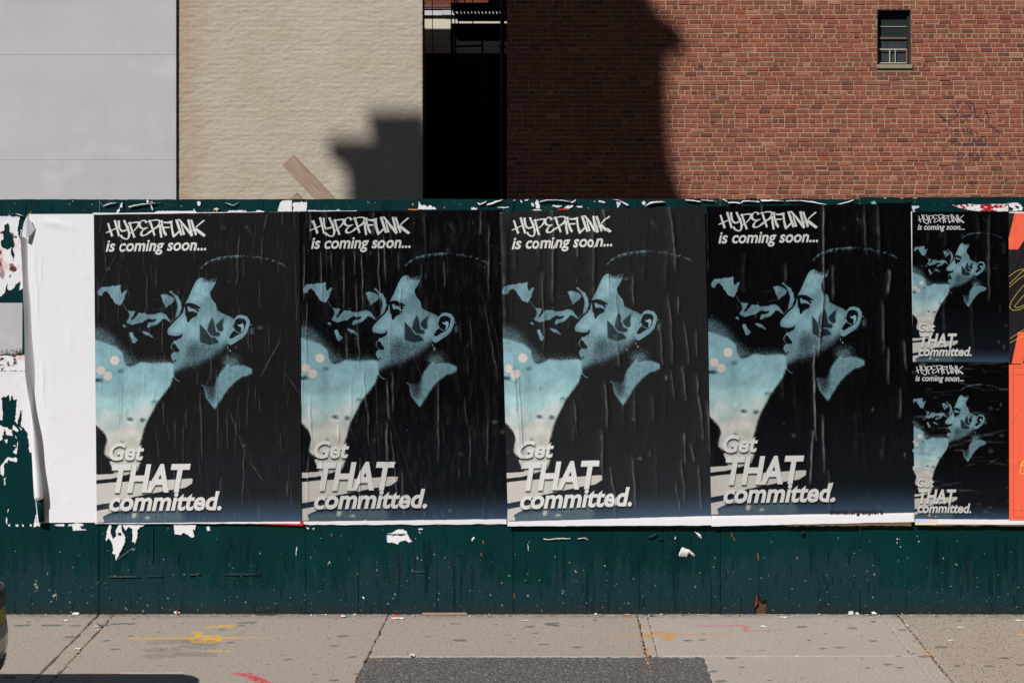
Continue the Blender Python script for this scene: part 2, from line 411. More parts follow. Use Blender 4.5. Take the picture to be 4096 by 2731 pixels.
def concrete(name, c, speck=.5, pit=(14, 30), brush=0.0, seed=0.0):
    m = M(name, .9, .25); p = m.pos(); p = m.n("VectorMath", {0: p, 1: (seed, seed*.7, 0)}).outputs[0]
    a = m.noise(p, 1.6, 5); b = m.noise(p, 190, 3); cfl = m.noise(p, 55, 5, .7)
    k = m.mix(a, tuple(x*.84 for x in c), tuple(x*1.14 for x in c))
    k = m.mix(m.ramp(b, [(.3, 0), (.7, 1)]), k, tuple(x*1.28 for x in c)); 
    k = m.mix(m.math('MULTIPLY', m.ramp(m.noise(m.n('VectorMath', {0: p, 1: (1, .6, 1)}, operation='MULTIPLY').outputs[0], 75, 3, .7), [(.36, 1), (.5, 0)]), .55), k, tuple(x*.66 for x in c))
    vor = m.n("TexVoronoi", {"Vector": m.n("VectorMath", {0: p, 1: (1, .5, 1)}, operation='MULTIPLY').outputs[0], "Scale": 62}).outputs["Distance"]
    vm = m.ramp(vor, [(.16, 1), (.34, 0)]); gate = m.ramp(m.noise(p, 26, 3), [(.62-.3*speck, 0), (.80-.3*speck, 1)])
    pm = m.math('MULTIPLY', vm, gate)
    k = m.mix(m.math('MULTIPLY', pm, .75), k, tuple(x*.33 for x in c))
    li = m.ramp(m.n("TexVoronoi", {"Vector": p, "Scale": 120}).outputs["Distance"], [(.05, 1), (.16, 0)])
    k = m.mix(m.math('MULTIPLY', m.math('MULTIPLY', li, m.ramp(m.noise(p, 40), [(.5, 0), (.62, 1)])), .6), k, (.6, .56, .5))
    t = m.xzimage(im_g, GX0, GX1, GY0, GY1, 'XY')
    k = m.mix(t.outputs["Alpha"], k, t.outputs["Color"])
    m.base(k)
    h = m.math('SUBTRACT', m.math('ADD', m.math('MULTIPLY', cfl, .5), m.math('MULTIPLY', b, .4)), m.math('MULTIPLY', pm, .9))
    if brush:
        h = m.math('ADD', h, m.math('MULTIPLY', m.noise(m.n("VectorMath", {0: p, 1: (150, 4, 1)}, operation='MULTIPLY').outputs[0], 1, 2), brush))
    m.bump(h, .65, .004); return m.m
CONC = [concrete("pavement_concrete", lin(157, 146, 135), .5), concrete("pavement_concrete_smooth", lin(166, 156, 146), .25, brush=.6, seed=3.3), concrete("pavement_concrete_pitted", lin(160, 148, 134), 1.0, seed=7.1)]
ASPH = M("asphalt_patch", .93, .25); _p = ASPH.pos()
_v = ASPH.n("TexVoronoi", {"Vector": _p, "Scale": 110}); _vc = ASPH.n("SeparateColor", {0: _v.outputs["Color"]}).outputs[0]
_k = ASPH.mix(ASPH.noise(_p, 3, 4), lin(74, 70, 70), lin(104, 98, 97)); _k = ASPH.mix(ASPH.ramp(_vc, [(.0, 0), (.55, .25), (.93, .5), (.97, 1)]), _k, lin(176, 168, 158))
_k = ASPH.mix(ASPH.math('MULTIPLY', ASPH.ramp(_v.outputs["Distance"], [(.3, 0), (.6, 1)]), .55), _k, lin(42, 40, 40))
ASPH.base(_k); ASPH.bump(ASPH.math('SUBTRACT', ASPH.noise(_p, 150, 4), ASPH.math('MULTIPLY', _v.outputs["Distance"], .6)), .8, .006)
ROAD = plain("road_asphalt", (.05, .05, .052), .92, .3, .3, 20, .4)
DIRT = plain("bare_earth", lin(74, 64, 54), .95, .1, .35, 7, .5)
JOINT = plain("joint_dirt", lin(112, 96, 80), .95, .1, .5, 80, .5)

terrain = mobj("ground", [(-90,0.02,-.62),(90,.02,-.62),(90,120,-.62),(-90,120,-.62),(-90,-90,-.62),(90,-90,-.62)], [(0,1,2,3),(4,5,1,0)], DIRT); tag(terrain, kind='structure')
road = MB().box(-60, 60, -11.8, -2.24, -.5, -.13).build("road", ROAD); tag(road, kind='structure')
kerb = MB().box(-60, 60, -2.24, -2.09, -.45, 0).build("kerb", plain("kerb_stone", lin(140, 136, 130), .85, .3, .2, 12, .3)); tag(kerb, kind='structure')
far = MB().box(-60, 60, -16.02, -11.8, -.45, 0).build("far_pavement", plain("far_concrete", lin(150, 144, 136))); tag(far, kind='structure')
pave = MB().box(-60, 60, -2.09, .7, -.45, -.022).build("pavement", JOINT); tag(pave, kind='structure')
def wob(x0, x1, y0, y1, n=26, amp=.004, seed=0):
    """slab outline with slightly broken edges, XY, counter-clockwise"""
    r = random.Random(seed); pts = []
    def edge(a, b, k):
        for i in range(k):
            t = i/k; j = 0 if i == 0 else r.uniform(-amp, amp)*(1 if r.random() < .8 else 2.2)
            dx, dy = b[0]-a[0], b[1]-a[1]; L = math.hypot(dx, dy)
            pts.append((a[0]+dx*t-dy/L*j, a[1]+dy*t+dx/L*j))
    c = [(x0, y0), (x1, y0), (x1, y1), (x0, y1)]
    for i in range(4): edge(c[i], c[(i+1) % 4], n)
    return pts
def skew(pts, lo, hi, k=.040):
    return [(x+k*y*1.0 if lo < x < hi else x, y) for x, y in pts]
def slab(pts, mat, top=0.0, name="slab", drop=.02, parent=pave):
    n = len(pts); v = []; f = []
    cx = sum(p[0] for p in pts)/n; cy = sum(p[1] for p in pts)/n
    v += [(x, y, top-drop) for x, y in pts]+[(x, y, top-.005) for x, y in pts]
    sh = .006
    for k, (x, y) in enumerate(pts):
        (ax, ay), (bx, by) = pts[k-1], pts[(k+1) % n]; dx, dy = bx-ax, by-ay; L = math.hypot(dx, dy) or 1
        v.append((x-dy/L*sh, y+dx/L*sh, top))
    for k in range(n):
        j = (k+1) % n; f += [(k, j, n+j, n+k), (n+k, n+j, 2*n+j, 2*n+k)]
    for t in tessellate_polygon([[Vector((p[0], p[1], 0)) for p in v[2*n:]]]):
        a, b, c = t; A, B, C_ = v[2*n+a], v[2*n+b], v[2*n+c]
        if (B[0]-A[0])*(C_[1]-A[1])-(C_[0]-A[0])*(B[1]-A[1]) < 0: a, b = b, a
        f.append((2*n+a, 2*n+b, 2*n+c))
    return mobj(name, v, f, mat, parent)
G_ = .002
xs = [-7.1, -5.6, -4.06, -2.560]
for k in range(3): slab(wob(xs[k]+G_, xs[k+1]-G_, -2.085, .01, 30, seed=k), CONC[0])
slab(wob(-2.557, -2.468, -2.085, .01, 30, .004, 11), CONC[0], -.003)
slab(skew(wob(-2.461, -.8495, -2.085, .01, 34, seed=12), -.88, -.82), CONC[0])
slab(skew(wob(-.8445, .612, -.94, .01, 30, seed=13), -.87, -.82), CONC[0], -.001)
slab(wob(.622, .676, -.94, .012, 30, .002, 14), CONC[1], -.002)
slab(wob(.678, 2.05, -.935, .012, 34, seed=15), CONC[1])
slab(wob(.925, 2.05, -2.085, -.941, 34, seed=16), CONC[1], .001)
slab(wob(2.053, 2.148, -2.085, .012, 34, .003, 17), CONC[1], -.002)
slab(wob(2.159, 3.75, -2.085, .01, 34, seed=18), CONC[2])
slab(wob(3.76, 5.3, -2.085, .01, 34, seed=19), CONC[0]); slab(wob(5.31, 6.9, -2.085, .01, 34, seed=20), CONC[0])
slab(skew(wob(-.845, .921, -2.085, -.947, 90, .011, 22), -.88, -.81), ASPH.m, -.004, "asphalt_patch", .018)
# debris in the open joints
r_ = random.Random(4); deb = MB(); debc = []
def bit(mb, cols, x, y, z, s, c, flat=.35):
    a = r_.uniform(0, 6.28); i = len(mb.v); n = r_.choice((3, 4, 5))
    for k in range(n):
        q = a+k*6.283/n; rr = s*r_.uniform(.55, 1.2)
        mb.v.append((x+rr*math.cos(q), y+rr*math.sin(q)*.8, z+s*flat*r_.uniform(0, 1))); cols.append(c)
    mb.v.append((x, y, z+s*flat*1.3)); cols.append(c)
    for k in range(n): mb.f.append((i+k, i+(k+1) % n, i+n))
def vc_mat(name, rough=.8, spec=.3, bump=.2):
    m = M(name, rough, spec); a = m.n("VertexColor", layer_name="Col")
    m.base(m.mix(m.noise(m.pos(), 60), a.outputs[0], a.outputs[0])); 
    if bump: m.bump(m.noise(m.pos(), 90, 4), bump, .004)
    return m.m
VC = vc_mat("mixed_litter")
brown = [lin(120, 84, 56), lin(150, 104, 68), lin(92, 70, 52), lin(176, 150, 118), lin(200, 180, 160)]
for k in range(520):
    y = -r_.random()*1.6; x = r_.choice([-2.465, -2.465, .617, 2.153, 2.153])+r_.gauss(0, .006)
    bit(deb, debc, x, y, -.004, r_.uniform(.003, .010), r_.choice(brown))
o = mobj("joint_litter", deb.v, deb.f, VC, None, col=np.array(debc)); tag(o, kind='stuff', label="dry crumbs and husks packed into the open pavement joints")

# ------------------------------------------------------------------ party walls beyond the lot
WB = 19.8
def Wp(px, py, Y=WB): return P(px, py, Y)
kW = S*(D+WB)/D
# grey rendered building
grey = M("grey_render", .9, .2); _p = grey.pos()
_c = grey.mix(grey.noise(_p, .9, 5, .6), lin(172, 170, 175), lin(190, 188, 192)); _c = grey.mix(grey.math('MULTIPLY', grey.ramp(grey.noise(grey.pos((.3, 1, 2.2)), 1.4, 5), [(.45, 0), (.7, 1)]), .35), _c, lin(168, 166, 170))
_c = grey.mix(grey.math('MULTIPLY', grey.ramp(grey.noise(grey.pos((2.6, 1, .22)), 1.6, 6, .65), [(.5, 0), (.72, 1)]), .2), _c, lin(160, 158, 162)); _c = grey.mix(grey.math('MULTIPLY', grey.ramp(grey.noise(grey.pos((.5, 1, .8)), 2.3, 4), [(.58, 0), (.68, 1)]), .3), _c, lin(204, 203, 206))
_c = grey.mix(grey.math('MULTIPLY', grey.noise(_p, 60, 4), .22), _c, lin(222, 220, 221))
grey.base(_c); grey.bump(grey.noise(_p, 90, 4), .12, .004); MAT_GREY = grey.m
b = empty("grey_building", (-9, WB, -.6), "pale grey rendered blank wall at far left with thin horizontal seams", "building")
gx1 = (704.5-CX)*S*(D+WB-.06)/D; GY = WB-.065
zs = [-.6, 2.727, 4.458, 6.19, 7.92, 9.65, 12.0]
MB().box(-22, gx1-.006, GY+.006, 30, -.6, 12.0).build("wall", MAT_GREY, b)
for k in range(6):
    MB().box(-22.002, gx1, GY-.002, GY+.05, zs[k]+.0016, zs[k+1]-.0016).build("render_panel", MAT_GREY, b)
# tan building: coursed brick under thick paint
tx0, tx1 = gx1+.004, (1690-CX)*kW
tan = M("tan_painted_brick", .88, .2); _p = tan.pos()
_st = tan.noise(tan.pos((1.2, 1, 9)), 3.2, 6, .62); _bl = tan.noise(_p, 1.0, 4, .6)
_c = tan.mix(tan.ramp(_bl, [(.32, 0), (.62, 1)]), lin(173, 159, 141), lin(180, 171, 158)); _c = tan.mix(tan.math('MULTIPLY', tan.ramp(_st, [(.35, 0), (.7, 1)]), .45), _c, lin(192, 182, 166))
_c = tan.mix(tan.math('MULTIPLY', tan.ramp(tan.noise(tan.pos((1, 1, 6)), 9, 5, .7), [(.55, 0), (.75, 1)]), .35), _c, lin(165, 152, 138))
_x = tan.n("SeparateXYZ", {0: tan.n("NewGeometry").outputs["Position"]}).outputs["X"]
_e = tan.n("MapRange", {0: _x, 1: tx0+.55, 2: tx0}).outputs[0]
_c = tan.mix(tan.math('MULTIPLY', _e, tan.noise(tan.pos((1, 1, .4)), 5, 4)), _c, lin(158, 134, 104))
_sp = tan.ramp(tan.n("TexVoronoi", {"Vector": _p, "Scale": 2.2}).outputs["Distance"], [(.02, 1), (.035, 0)])
_c = tan.mix(tan.math('MULTIPLY', _sp, tan.ramp(tan.noise(_p, 1.5), [(.5, 0), (.6, 1)])), _c, lin(120, 96, 72))
tan.base(_c); tan.bump(tan.noise(tan.pos((.6, 1, 1)), 60, 4), .25, .006); MAT_TAN = tan.m
b = empty("tan_building", (-4, WB, -.6), "tan painted brick wall between the grey wall and the dark alley, building shadow on it", "building")
def tanface():
    z0, z1 = 1.2, 6.2; dx = .011; nx = int((tx1-tx0)/dx)+1; nz = int((z1-z0)/dx)+1
    X = np.linspace(tx0, tx1, nx); Z = np.linspace(z0, z1, nz); XX, ZZ = np.meshgrid(X, Z)
    course = .078; wv = (fbm(nz, nx, 4, 5, 41, 3)-.5)*.03
    row = (ZZ+wv)/course; fr = np.abs(row-np.round(row)); joint = np.exp(-(fr/.13)**2)
    ri = np.floor(row); off = np.where(ri % 2 == 0, 0, .103); u = (XX+off+wv)/.206; fu = np.abs(u-np.round(u)); vj = np.exp(-(fu/.06)**2)
    keep = .1+1.1*fbm(nz, nx, 16, 12, 42, 4)
    h = -(joint*.0024*keep+vj*.0016*keep)
    h += (fbm(nz, nx, 70, 22, 43, 3)-.5)*.0085+(fbm(nz, nx, 130, 60, 44, 2)-.5)*.007
    bv = np.random.RandomState(3).rand(200, 200); h += (bv[(ri % 200).astype(int), (np.floor(u) % 200).astype(int)]-.5)*.0035*keep
    h -= np.clip(1-(tx1-XX)/.02, 0, 1)*.012*fbm(nz, nx, 60, 3, 46)
    V = np.stack([XX, WB-h, ZZ], -1).reshape(-1, 3)
    return mobj("painted_face", V, gridfaces(nx, nz), MAT_TAN, b, smooth=True)
tanface()
MB().box(tx0, tx1-.012, WB+.02, WB+.5, -.6, 9.0).build("wall", MAT_TAN, b)
MB().box(tx0, tx1-.012, WB+.001, WB+.03, -.6, 1.2).build("wall", MAT_TAN, b)
MB().box(tx0, tx1-.012, WB+.001, WB+.03, 6.2, 9.0).build("wall", MAT_TAN, b)
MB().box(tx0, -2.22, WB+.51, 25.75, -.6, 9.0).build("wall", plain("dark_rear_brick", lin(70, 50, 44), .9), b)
MB().box(tx1-.012, tx1+.012, WB+.03, WB+.42, -.6, 9.0).build("corner_strip", plain("rusty_corner", lin(96, 66, 38), .8, .3, .5, 14), b)

# brick building on the right
GRX0, GRX1, GRY0, GRY1 = 3700, 4220, 370, 800
def graffiti():
    w_, h_ = 1040, 860; f = 3.484
    def c(x, y): return ((x/f+3600-GRX0)*2, (y/f+350-GRY0)*2)
    L = [[(510,350),(650,480),(700,520)],[(740,280),(800,360),(870,500)],[(800,250),(810,210),(850,190),(900,200)],[(870,490),(930,440),(900,400),(990,380)],[(930,210),(970,280),(1000,380)],[(960,190),(1030,260),(1060,430),(1100,380)],[(1180,300),(1230,400),(1240,440)],[(640,590),(660,550)],[(1080,430),(1240,520),(1330,590),(1400,640)],[(550,380),(650,470),(760,440),(830,330)],
         [(630,700),(700,640),(760,600),(800,590),(820,640),(790,660),(770,610)],[(870,580),(900,650),(930,600),(890,590)],[(940,640),(930,570),(990,565)],[(1000,590),(970,640),(1010,650)],[(1070,640),(1075,645)],[(1130,650),(1135,655)],
         [(700,800),(720,710),(800,720),(720,790)],[(740,720),(780,810),(820,760),(830,800),(870,795)],[(900,780),(905,810)],[(940,800),(980,700),(1000,790),(1030,700),(1050,790),(1100,720),(1130,760),(1130,690),(1175,690)],[(1080,800),(1210,790),(1180,720)],
         [(740,900),(750,960),(790,1000),(860,990),(890,930),(820,900),(800,960),(850,950)],[(980,890),(960,1030)],[(970,960),(1050,890)],[(970,950),(1060,1010)],[(1080,920),(1080,1010),(1110,960)],[(1150,850),(1120,980)],[(1190,870),(1140,1000)],[(1130,1040),(1135,1055)],[(1320,970),(1430,880)],[(1350,900),(1420,1010)],[(1430,930),(1520,900),(1540,990),(1610,970)],
         [(760,1090),(820,1088)],[(900,1350),(930,1310),(970,1340),(1000,1300),(1010,1370),(1060,1310)],[(1480,1300),(1400,1360),(1520,1260)]]
    m = np.zeros((h_, w_), np.float32)
    for s in L: stroke(h_, w_, [c(*p) for p in s], 4.0, 4, m)
    word = [("W",625,1140,70),("I",712,1145,16),("T",742,1150,60),("N",810,1150,60),("E",875,1150,45),("S",925,1165,45),("S",975,1165,45),("W",1030,1160,75),("I",1110,1170,16),("S",1140,1180,50),("D",1195,1190,55),("O",1255,1200,55),("M",1315,1215,80),("!",1410,1230,20)]
    for ch, x, y, ww in word:
        x0, y0 = c(x, y); x1, y1 = c(x+ww, y+95)
        m = np.maximum(m, draw_text(h_, w_, ch, x0, x1, y1, y0, shear=.1, offset=-.01))
    m = m*(.5+.7*fbm(h_, w_, 14, 16, 77, 3))
    return np.clip(m*1.0, 0, .72)
gm = graffiti(); im_gr = make_image("wall_scrawl", np.repeat(gm[..., None], 3, 2), srgb=False)
ga = (GRX0-CX)*kW, (GRX1-CX)*kW, H+(CY-GRY1)*kW, H+(CY-GRY0)*kW
bm_ = M("red_brick", .9, .2); a_ = bm_.n("VertexColor", layer_name="Col").outputs[0]
_q = bm_.pos((46, 1, 6)); _b1 = bm_.ramp(bm_.noise(_q, 1, 2), [(.56, 0), (.66, 1)]); _b2 = bm_.ramp(bm_.noise(bm_.pos((1.0, 1, 1)), 14, 4), [(.42, 0), (.62, 1)])
_c = bm_.mix(bm_.math('MULTIPLY', bm_.math('MULTIPLY', _b1, _b2), .5), a_, lin(206, 138, 112))
_c = bm_.mix(bm_.math('MULTIPLY', bm_.ramp(bm_.noise(_q, 1.3, 2), [(.30, 1), (.42, 0)]), .5), _c, lin(84, 50, 46))
_c = bm_.mix(bm_.math('MULTIPLY', bm_.ramp(bm_.noise(bm_.pos(), 22, 3), [(.60, 0), (.74, 1)]), .35), _c, lin(120, 88, 50))
_c = bm_.mix(bm_.math('MULTIPLY', bm_.noise(bm_.pos(), 160, 3), .18), _c, lin(164, 104, 86))
_c = bm_.mix(bm_.math('MULTIPLY', bm_.ramp(bm_.noise(bm_.pos((1.4, 1, .5)), .9, 5, .6), [(.42, 0), (.7, 1)]), .35), _c, lin(96, 62, 54))
_t = bm_.xzimage(im_gr, *ga); _c = bm_.mix(_t.outputs[0], _c, lin(48, 38, 52))
bm_.base(_c); bm_.bump(bm_.noise(bm_.pos(), 120, 4), .35, .004); MAT_BRICK = bm_.m
mm_ = M("lime_mortar", .95, .1); _c = mm_.mix(mm_.noise(mm_.pos(), 7, 5), lin(154, 131, 98), lin(190, 168, 132))
_c = mm_.mix(mm_.math('MULTIPLY', mm_.ramp(mm_.noise(mm_.pos(), 24, 3), [(.6, 0), (.75, 1)]), .5), _c, lin(110, 96, 70))
_t = mm_.xzimage(im_gr, *ga); _c = mm_.mix(mm_.math('MULTIPLY', _t.outputs[0], .6), _c, lin(80, 66, 76)); mm_.base(_c); mm_.bump(mm_.noise(mm_.pos(), 110, 4), .5, .006); MAT_MORTAR = mm_.m
bx0 = (2027-CX)*kW; bx1 = 9.0
bb = empty("brick_building", (3, WB, -.6), "red brick side wall with small barred window, left end in deep shadow", "building")
wx0, wx1 = (3508-CX)*kW, (3645-CX)*kW; wz1 = H+(CY-38)*kW; wz0 = H+(CY-274)*kW
pal = [(lin(152, 88, 74), 14), (lin(144, 82, 70), 12), (lin(158, 92, 76), 9), (lin(132, 76, 68), 7), (lin(166, 102, 84), 3), (lin(108, 68, 62), 2.2), (lin(186, 128, 108), .9), (lin(164, 84, 58), .7), (lin(140, 94, 70), 3)]
pc = [p[0] for p in pal]; pw = [p[1] for p in pal]
def brick_geo(x0, x1, z0, z1, y, r):
    e = .0045; jx = lambda: r.uniform(-.003, .003); jz = lambda: r.uniform(-.0022, .0022)
    j = [(jx(), jz()) for _ in range(4)]
    c = [(x0, z0), (x1, z0), (x1, z1), (x0, z1)]; ins = [(e, e), (-e, e), (-e, -e), (e, -e)]
    yo = r.gauss(0, .0024)
    v = []
    for k in range(4): v.append((c[k][0]+j[k][0], y+.022, c[k][1]+j[k][1]))
    for k in range(4): v.append((c[k][0]+j[k][0], y+.0045+yo, c[k][1]+j[k][1]))
    for k in range(4): v.append((c[k][0]+j[k][0]+ins[k][0], y+yo+r.uniform(-.001, .001), c[k][1]+j[k][1]+ins[k][1]))
    f = []
    for k in range(4):
        n = (k+1) % 4; f += [(k, n, 4+n, 4+k), (4+k, 4+n, 8+n, 8+k)]
    f.append((8, 9, 10, 11)); return v, f
sv, sf, scol = [], [], []; singles = []
br = random.Random(21); pitch = .2062; course = .0780
zhead = H+(CY-30)*kW
row = int((12.0-zhead)/course)
k = -int((zhead+.6)/course)
while k*course+zhead < 7.5:
    zc = zhead+k*course; header = (k % 6 == 0); p = pitch/2 if header else pitch
    x = bx0-(br.uniform(0, p) if not header else 0)+(0 if k % 2 else -p/2)
    drift = 0
    while x < bx1:
        wd = p-.0125-br.uniform(0, .003); a, b_ = max(x, bx0), min(x+wd, bx1)
        z0, z1 = zc-course/2+.007+br.uniform(-.0015, .0015), zc+course/2-.0078
        if b_-a > .02:
            segs = [(a, b_)]
            if z1 > wz0 and z0 < wz1:
                ns = []
                for s0, s1 in segs:
                    if s1 <= wx0 or s0 >= wx1: ns.append((s0, s1))
                    else:
                        if wx0-s0 > .02: ns.append((s0, wx0-.002))
                        if s1-wx1 > .02: ns.append((wx1+.002, s1))
                segs = ns
            for s0, s1 in segs:
                v, f = brick_geo(s0, s1, z0, z1, WB-.001, br); c = np.array(br.choices(pc, pw)[0])*br.uniform(.76, .90)
                # soot under the window sill
                if wx0-.1 < (s0+s1)/2 < wx1+.1 and wz0-.33 < zc < wz0: c = c*(.35+.65*(wz0-zc)/.33)+np.array(lin(92, 84, 84))*.25
                vis = 2.05 < zc < 5.45 and s0 > .95 and s1 < 8.1 and not header
                near = abs((s0+s1)/2-(wx0+wx1)/2) + abs(zc-4.6)*1.0
                if vis: singles.append((near, v, f, c, s0))
                i = len(sv); sf += [tuple(q+i for q in ff) for ff in f] if not vis else []
                if not vis: sv += v; scol += [c]*12
        x += p
    k += 1
singles.sort(key=lambda t: t[0])
for near, v, f, c, s0 in singles[300:]:
    i = len(sv); sv += v; sf += [tuple(q+i for q in ff) for ff in f]; scol += [c]*12
for near, v, f, c, s0 in singles[:300]:
    mobj("brick", v, f, MAT_BRICK, bb, col=np.array([c]*12))
o = mobj("brickwork", sv, sf, MAT_BRICK, bb, col=np.array(scol)); o['kind'] = 'stuff'
def mortar():
    z0, z1 = -.6, 7.5; n = 0
    parts = [(bx0+.004, wx0, z0, z1), (wx1, bx1, z0, z1), (wx0, wx1, z0, wz0), (wx0, wx1, wz1, z1)]
    mb = MB()
    for a, b_, c, d in parts: mb.box(a, b_, WB+.0085, WB+.25, c, d)
    return mb.build("wall", MAT_MORTAR, bb)
mortar()
MB().box(bx0+.004, bx1, WB+.01, WB+.25, 7.5, 12).build("wall", MAT_MORTAR, bb)
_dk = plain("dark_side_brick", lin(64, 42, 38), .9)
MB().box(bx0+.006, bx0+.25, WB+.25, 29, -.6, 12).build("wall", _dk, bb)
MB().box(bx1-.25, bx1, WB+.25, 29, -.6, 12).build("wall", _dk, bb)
MB().box(bx0, bx1, 29, 29.2, -.6, 12).build("wall", _dk, bb); MB().box(bx0, bx1, WB, 29.2, 12, 12.2).build("roof", _dk, bb)
# the window
W0, W1 = wx0, wx1; ZS = H+(CY-258)*kW
DKF = plain("black_frame_paint", lin(34, 32, 34), .5, .5, .2); GRF = plain("grimy_reveal", lin(78, 74, 74), .8, .2, .4, 25)
win = empty("window", (W0, WB, wz0)); win.parent = bb; win.location = Vector((W0, WB, wz0))-Vector(bb.location)
def wpart(name, boxes, mat):
    mb = MB()
    for q in boxes: mb.box(*q)
    base = Vector((W0, WB, wz0))
    me = bpy.data.meshes.new(name); me.from_pydata([tuple(Vector(v)-base) for v in mb.v], [], mb.f); me.materials.append(mat)
    return link(bpy.data.objects.new(name, me), win)
SILL = plain("stone_sill", lin(146, 138, 120), .85, .2, .2, 25, .2)
zf = lambda zy: H+(CY-zy/5.2275)*kW; xf = lambda zx: (3450+zx/5.2275-CX)*kW
wpart("sill", [(W0-.008, W1+.012, WB-.03, WB+.14, zf(1432), zf(1352))], SILL)
wpart("reveal", [(W0+.001, W0+.012, WB+.004, WB+.16, ZS, wz1-.002), (W1-.012, W1-.001, WB+.004, WB+.16, ZS, wz1-.002), (W0+.012, W1-.012, WB+.004, WB+.16, wz1-.014, wz1-.002)], GRF)
wpart("frame", [(W0+.012, W0+.05, WB+.10, WB+.17, ZS, wz1-.014), (W1-.05, W1-.012, WB+.10, WB+.17, ZS, wz1-.014), (W0+.05, W1-.05, WB+.10, WB+.17, wz1-.075, wz1-.014), (W0+.05, W1-.05, WB+.10, WB+.17, ZS+.001, ZS+.02)], DKF)
wpart("meeting_rail", [(W0+.05, W1-.05, WB+.115, WB+.16, zf(812), zf(770))], plain("worn_rail", lin(104, 88, 72), .7))
LIGHTF = plain("dirty_white_frame", lin(196, 188, 170), .6, .4, .2)
wpart("muntin", [(W0+.05, W1-.05, WB+.13, WB+.148, zf(553), zf(543))], LIGHTF)
wpart("screen_frame", [(xf(365), xf(940), WB+.094, WB+.106, zf(1036), zf(1018)), (xf(365), xf(940), WB+.094, WB+.106, zf(1322), zf(1306)), (xf(583), xf(600), WB+.095, WB+.104, zf(1306), zf(1036)), (xf(703), xf(715), WB+.096, WB+.104, zf(1306), zf(1036))], LIGHTF)
wpart("screen_side", [(xf(343), xf(362), WB+.092, WB+.107, zf(1322), zf(1018)), (xf(938), xf(957), WB+.092, WB+.107, zf(1322), zf(1018))], plain("varnished_wood", lin(160, 100, 40), .6))
gl = M("dusty_glass", .12, .5, lin(52, 62, 68)); gl.base(gl.mix(gl.noise(gl.pos((4, 1, 1)), 6, 4), lin(26, 32, 38), lin(74, 84, 90)))
gl.b.inputs["Coat Weight"].default_value = .6; gl.b.inputs["Roughness"].default_value = .35
gw_ = M("wired_glass", .35, .5); _w = gw_.n("TexWave", {"Vector": gw_.pos((1, 0, 1)), "Scale": 9.0, "Distortion": .3}, bands_direction='DIAGONAL').outputs["Fac"]
gw_.base(gw_.mix(gw_.math('MULTIPLY', gw_.ramp(_w, [(.6, 0), (.9, 1)]), .5), lin(30, 38, 40), lin(62, 74, 74)))
wpart("pane", [(W0+.05, W1-.05, WB+.145, WB+.15, zf(770), wz1-.075)], gw_.m); wpart("pane", [(W0+.05, W1-.05, WB+.15, WB+.155, ZS+.02, zf(812))], gl.m)
wpart("room_back", [(W0, W1, WB+.24, WB+.248, wz0+.01, wz1-.002)], plain("dark_room", (.01, .01, .012)))

# ------------------------------------------------------------------ alley
alley = empty("rear_building", (-2, 29, -.6), "cream stone parapet of the low building at the back of the alley, half sunlit", "building")
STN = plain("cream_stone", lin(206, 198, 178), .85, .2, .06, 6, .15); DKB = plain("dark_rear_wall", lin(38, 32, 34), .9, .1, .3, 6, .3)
k29 = S*40/D; z9 = lambda y: H+(CY-y)*k29
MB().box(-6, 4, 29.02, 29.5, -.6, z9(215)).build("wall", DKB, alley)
x9 = lambda x: (x-CX)*k29
for a, b_ in ((-6, x9(1802)-.003), (x9(1802)+.003, 1.2)):
    MB().box(a, b_, 29, 29.5, z9(128)+.003, z9(66)).build("parapet_stone", STN, alley)
    MB().box(a, b_, 29.0, 29.5, z9(155), z9(128)-.003).build("parapet_stone", STN, alley)
MB().box(-6, 1.2, 29.0, 29.5, z9(185)+.003, z9(155)-.006).build("parapet_stone", STN, alley)
MB().box(-6, 1.2, 29.0, 29.5, z9(215)+.003, z9(185)-.006).build("parapet_stone", STN, alley)
MB().box(-6, x9(1769)-.003, 28.93, 29.56, z9(63), z9(44)).build("coping", plain("white_coping", lin(196, 196, 204), .6, .4, .05), alley)
MB().box(x9(1769)+.003, 1.2, 28.92, 29.56, z9(62), z9(43)).build("coping", plain("white_coping_b", lin(188, 188, 198), .6, .4, .05), alley)
far_b = empty("far_brick_building", (-2, 36, 0), "red brick house with brown cornice seen high behind the alley parapet", "building")
k36 = S*47/D; z36 = lambda y: H+(CY-y)*k36
MB().box(-9, 5, 36.02, 40, -.6, 14).build("wall", MAT_MORTAR, far_b)
CORN = plain("brown_cornice", lin(104, 84, 84), .7, .3, .15)
for i_, (a, b_, pr) in enumerate([(26, 31, .16), (31, 35, .10), (35, 40, .2), (40, 44, .05)]):
    MB().box(-9, 5, 36-pr, 36.02, z36(b_)+.004, z36(a)).build("cornice_moulding", CORN, far_b)
brf = random.Random(5)
zb = z36(26)+.008; fb = MB(); n_ = 0
while zb < 8.6:
    x = -4.4-(n_ % 2)*.105
    while x < .6:
        v, f = brick_geo(x, x+.198, zb, zb+.052, 36.0, brf); c = np.array(lin(124, 60, 48))*brf.uniform(.85, 1.15)
        if zb < 7.05: mobj("brick", v, f, MAT_BRICK, far_b, col=np.array([c]*12))
        x += .212
    zb += .063; n_ += 1
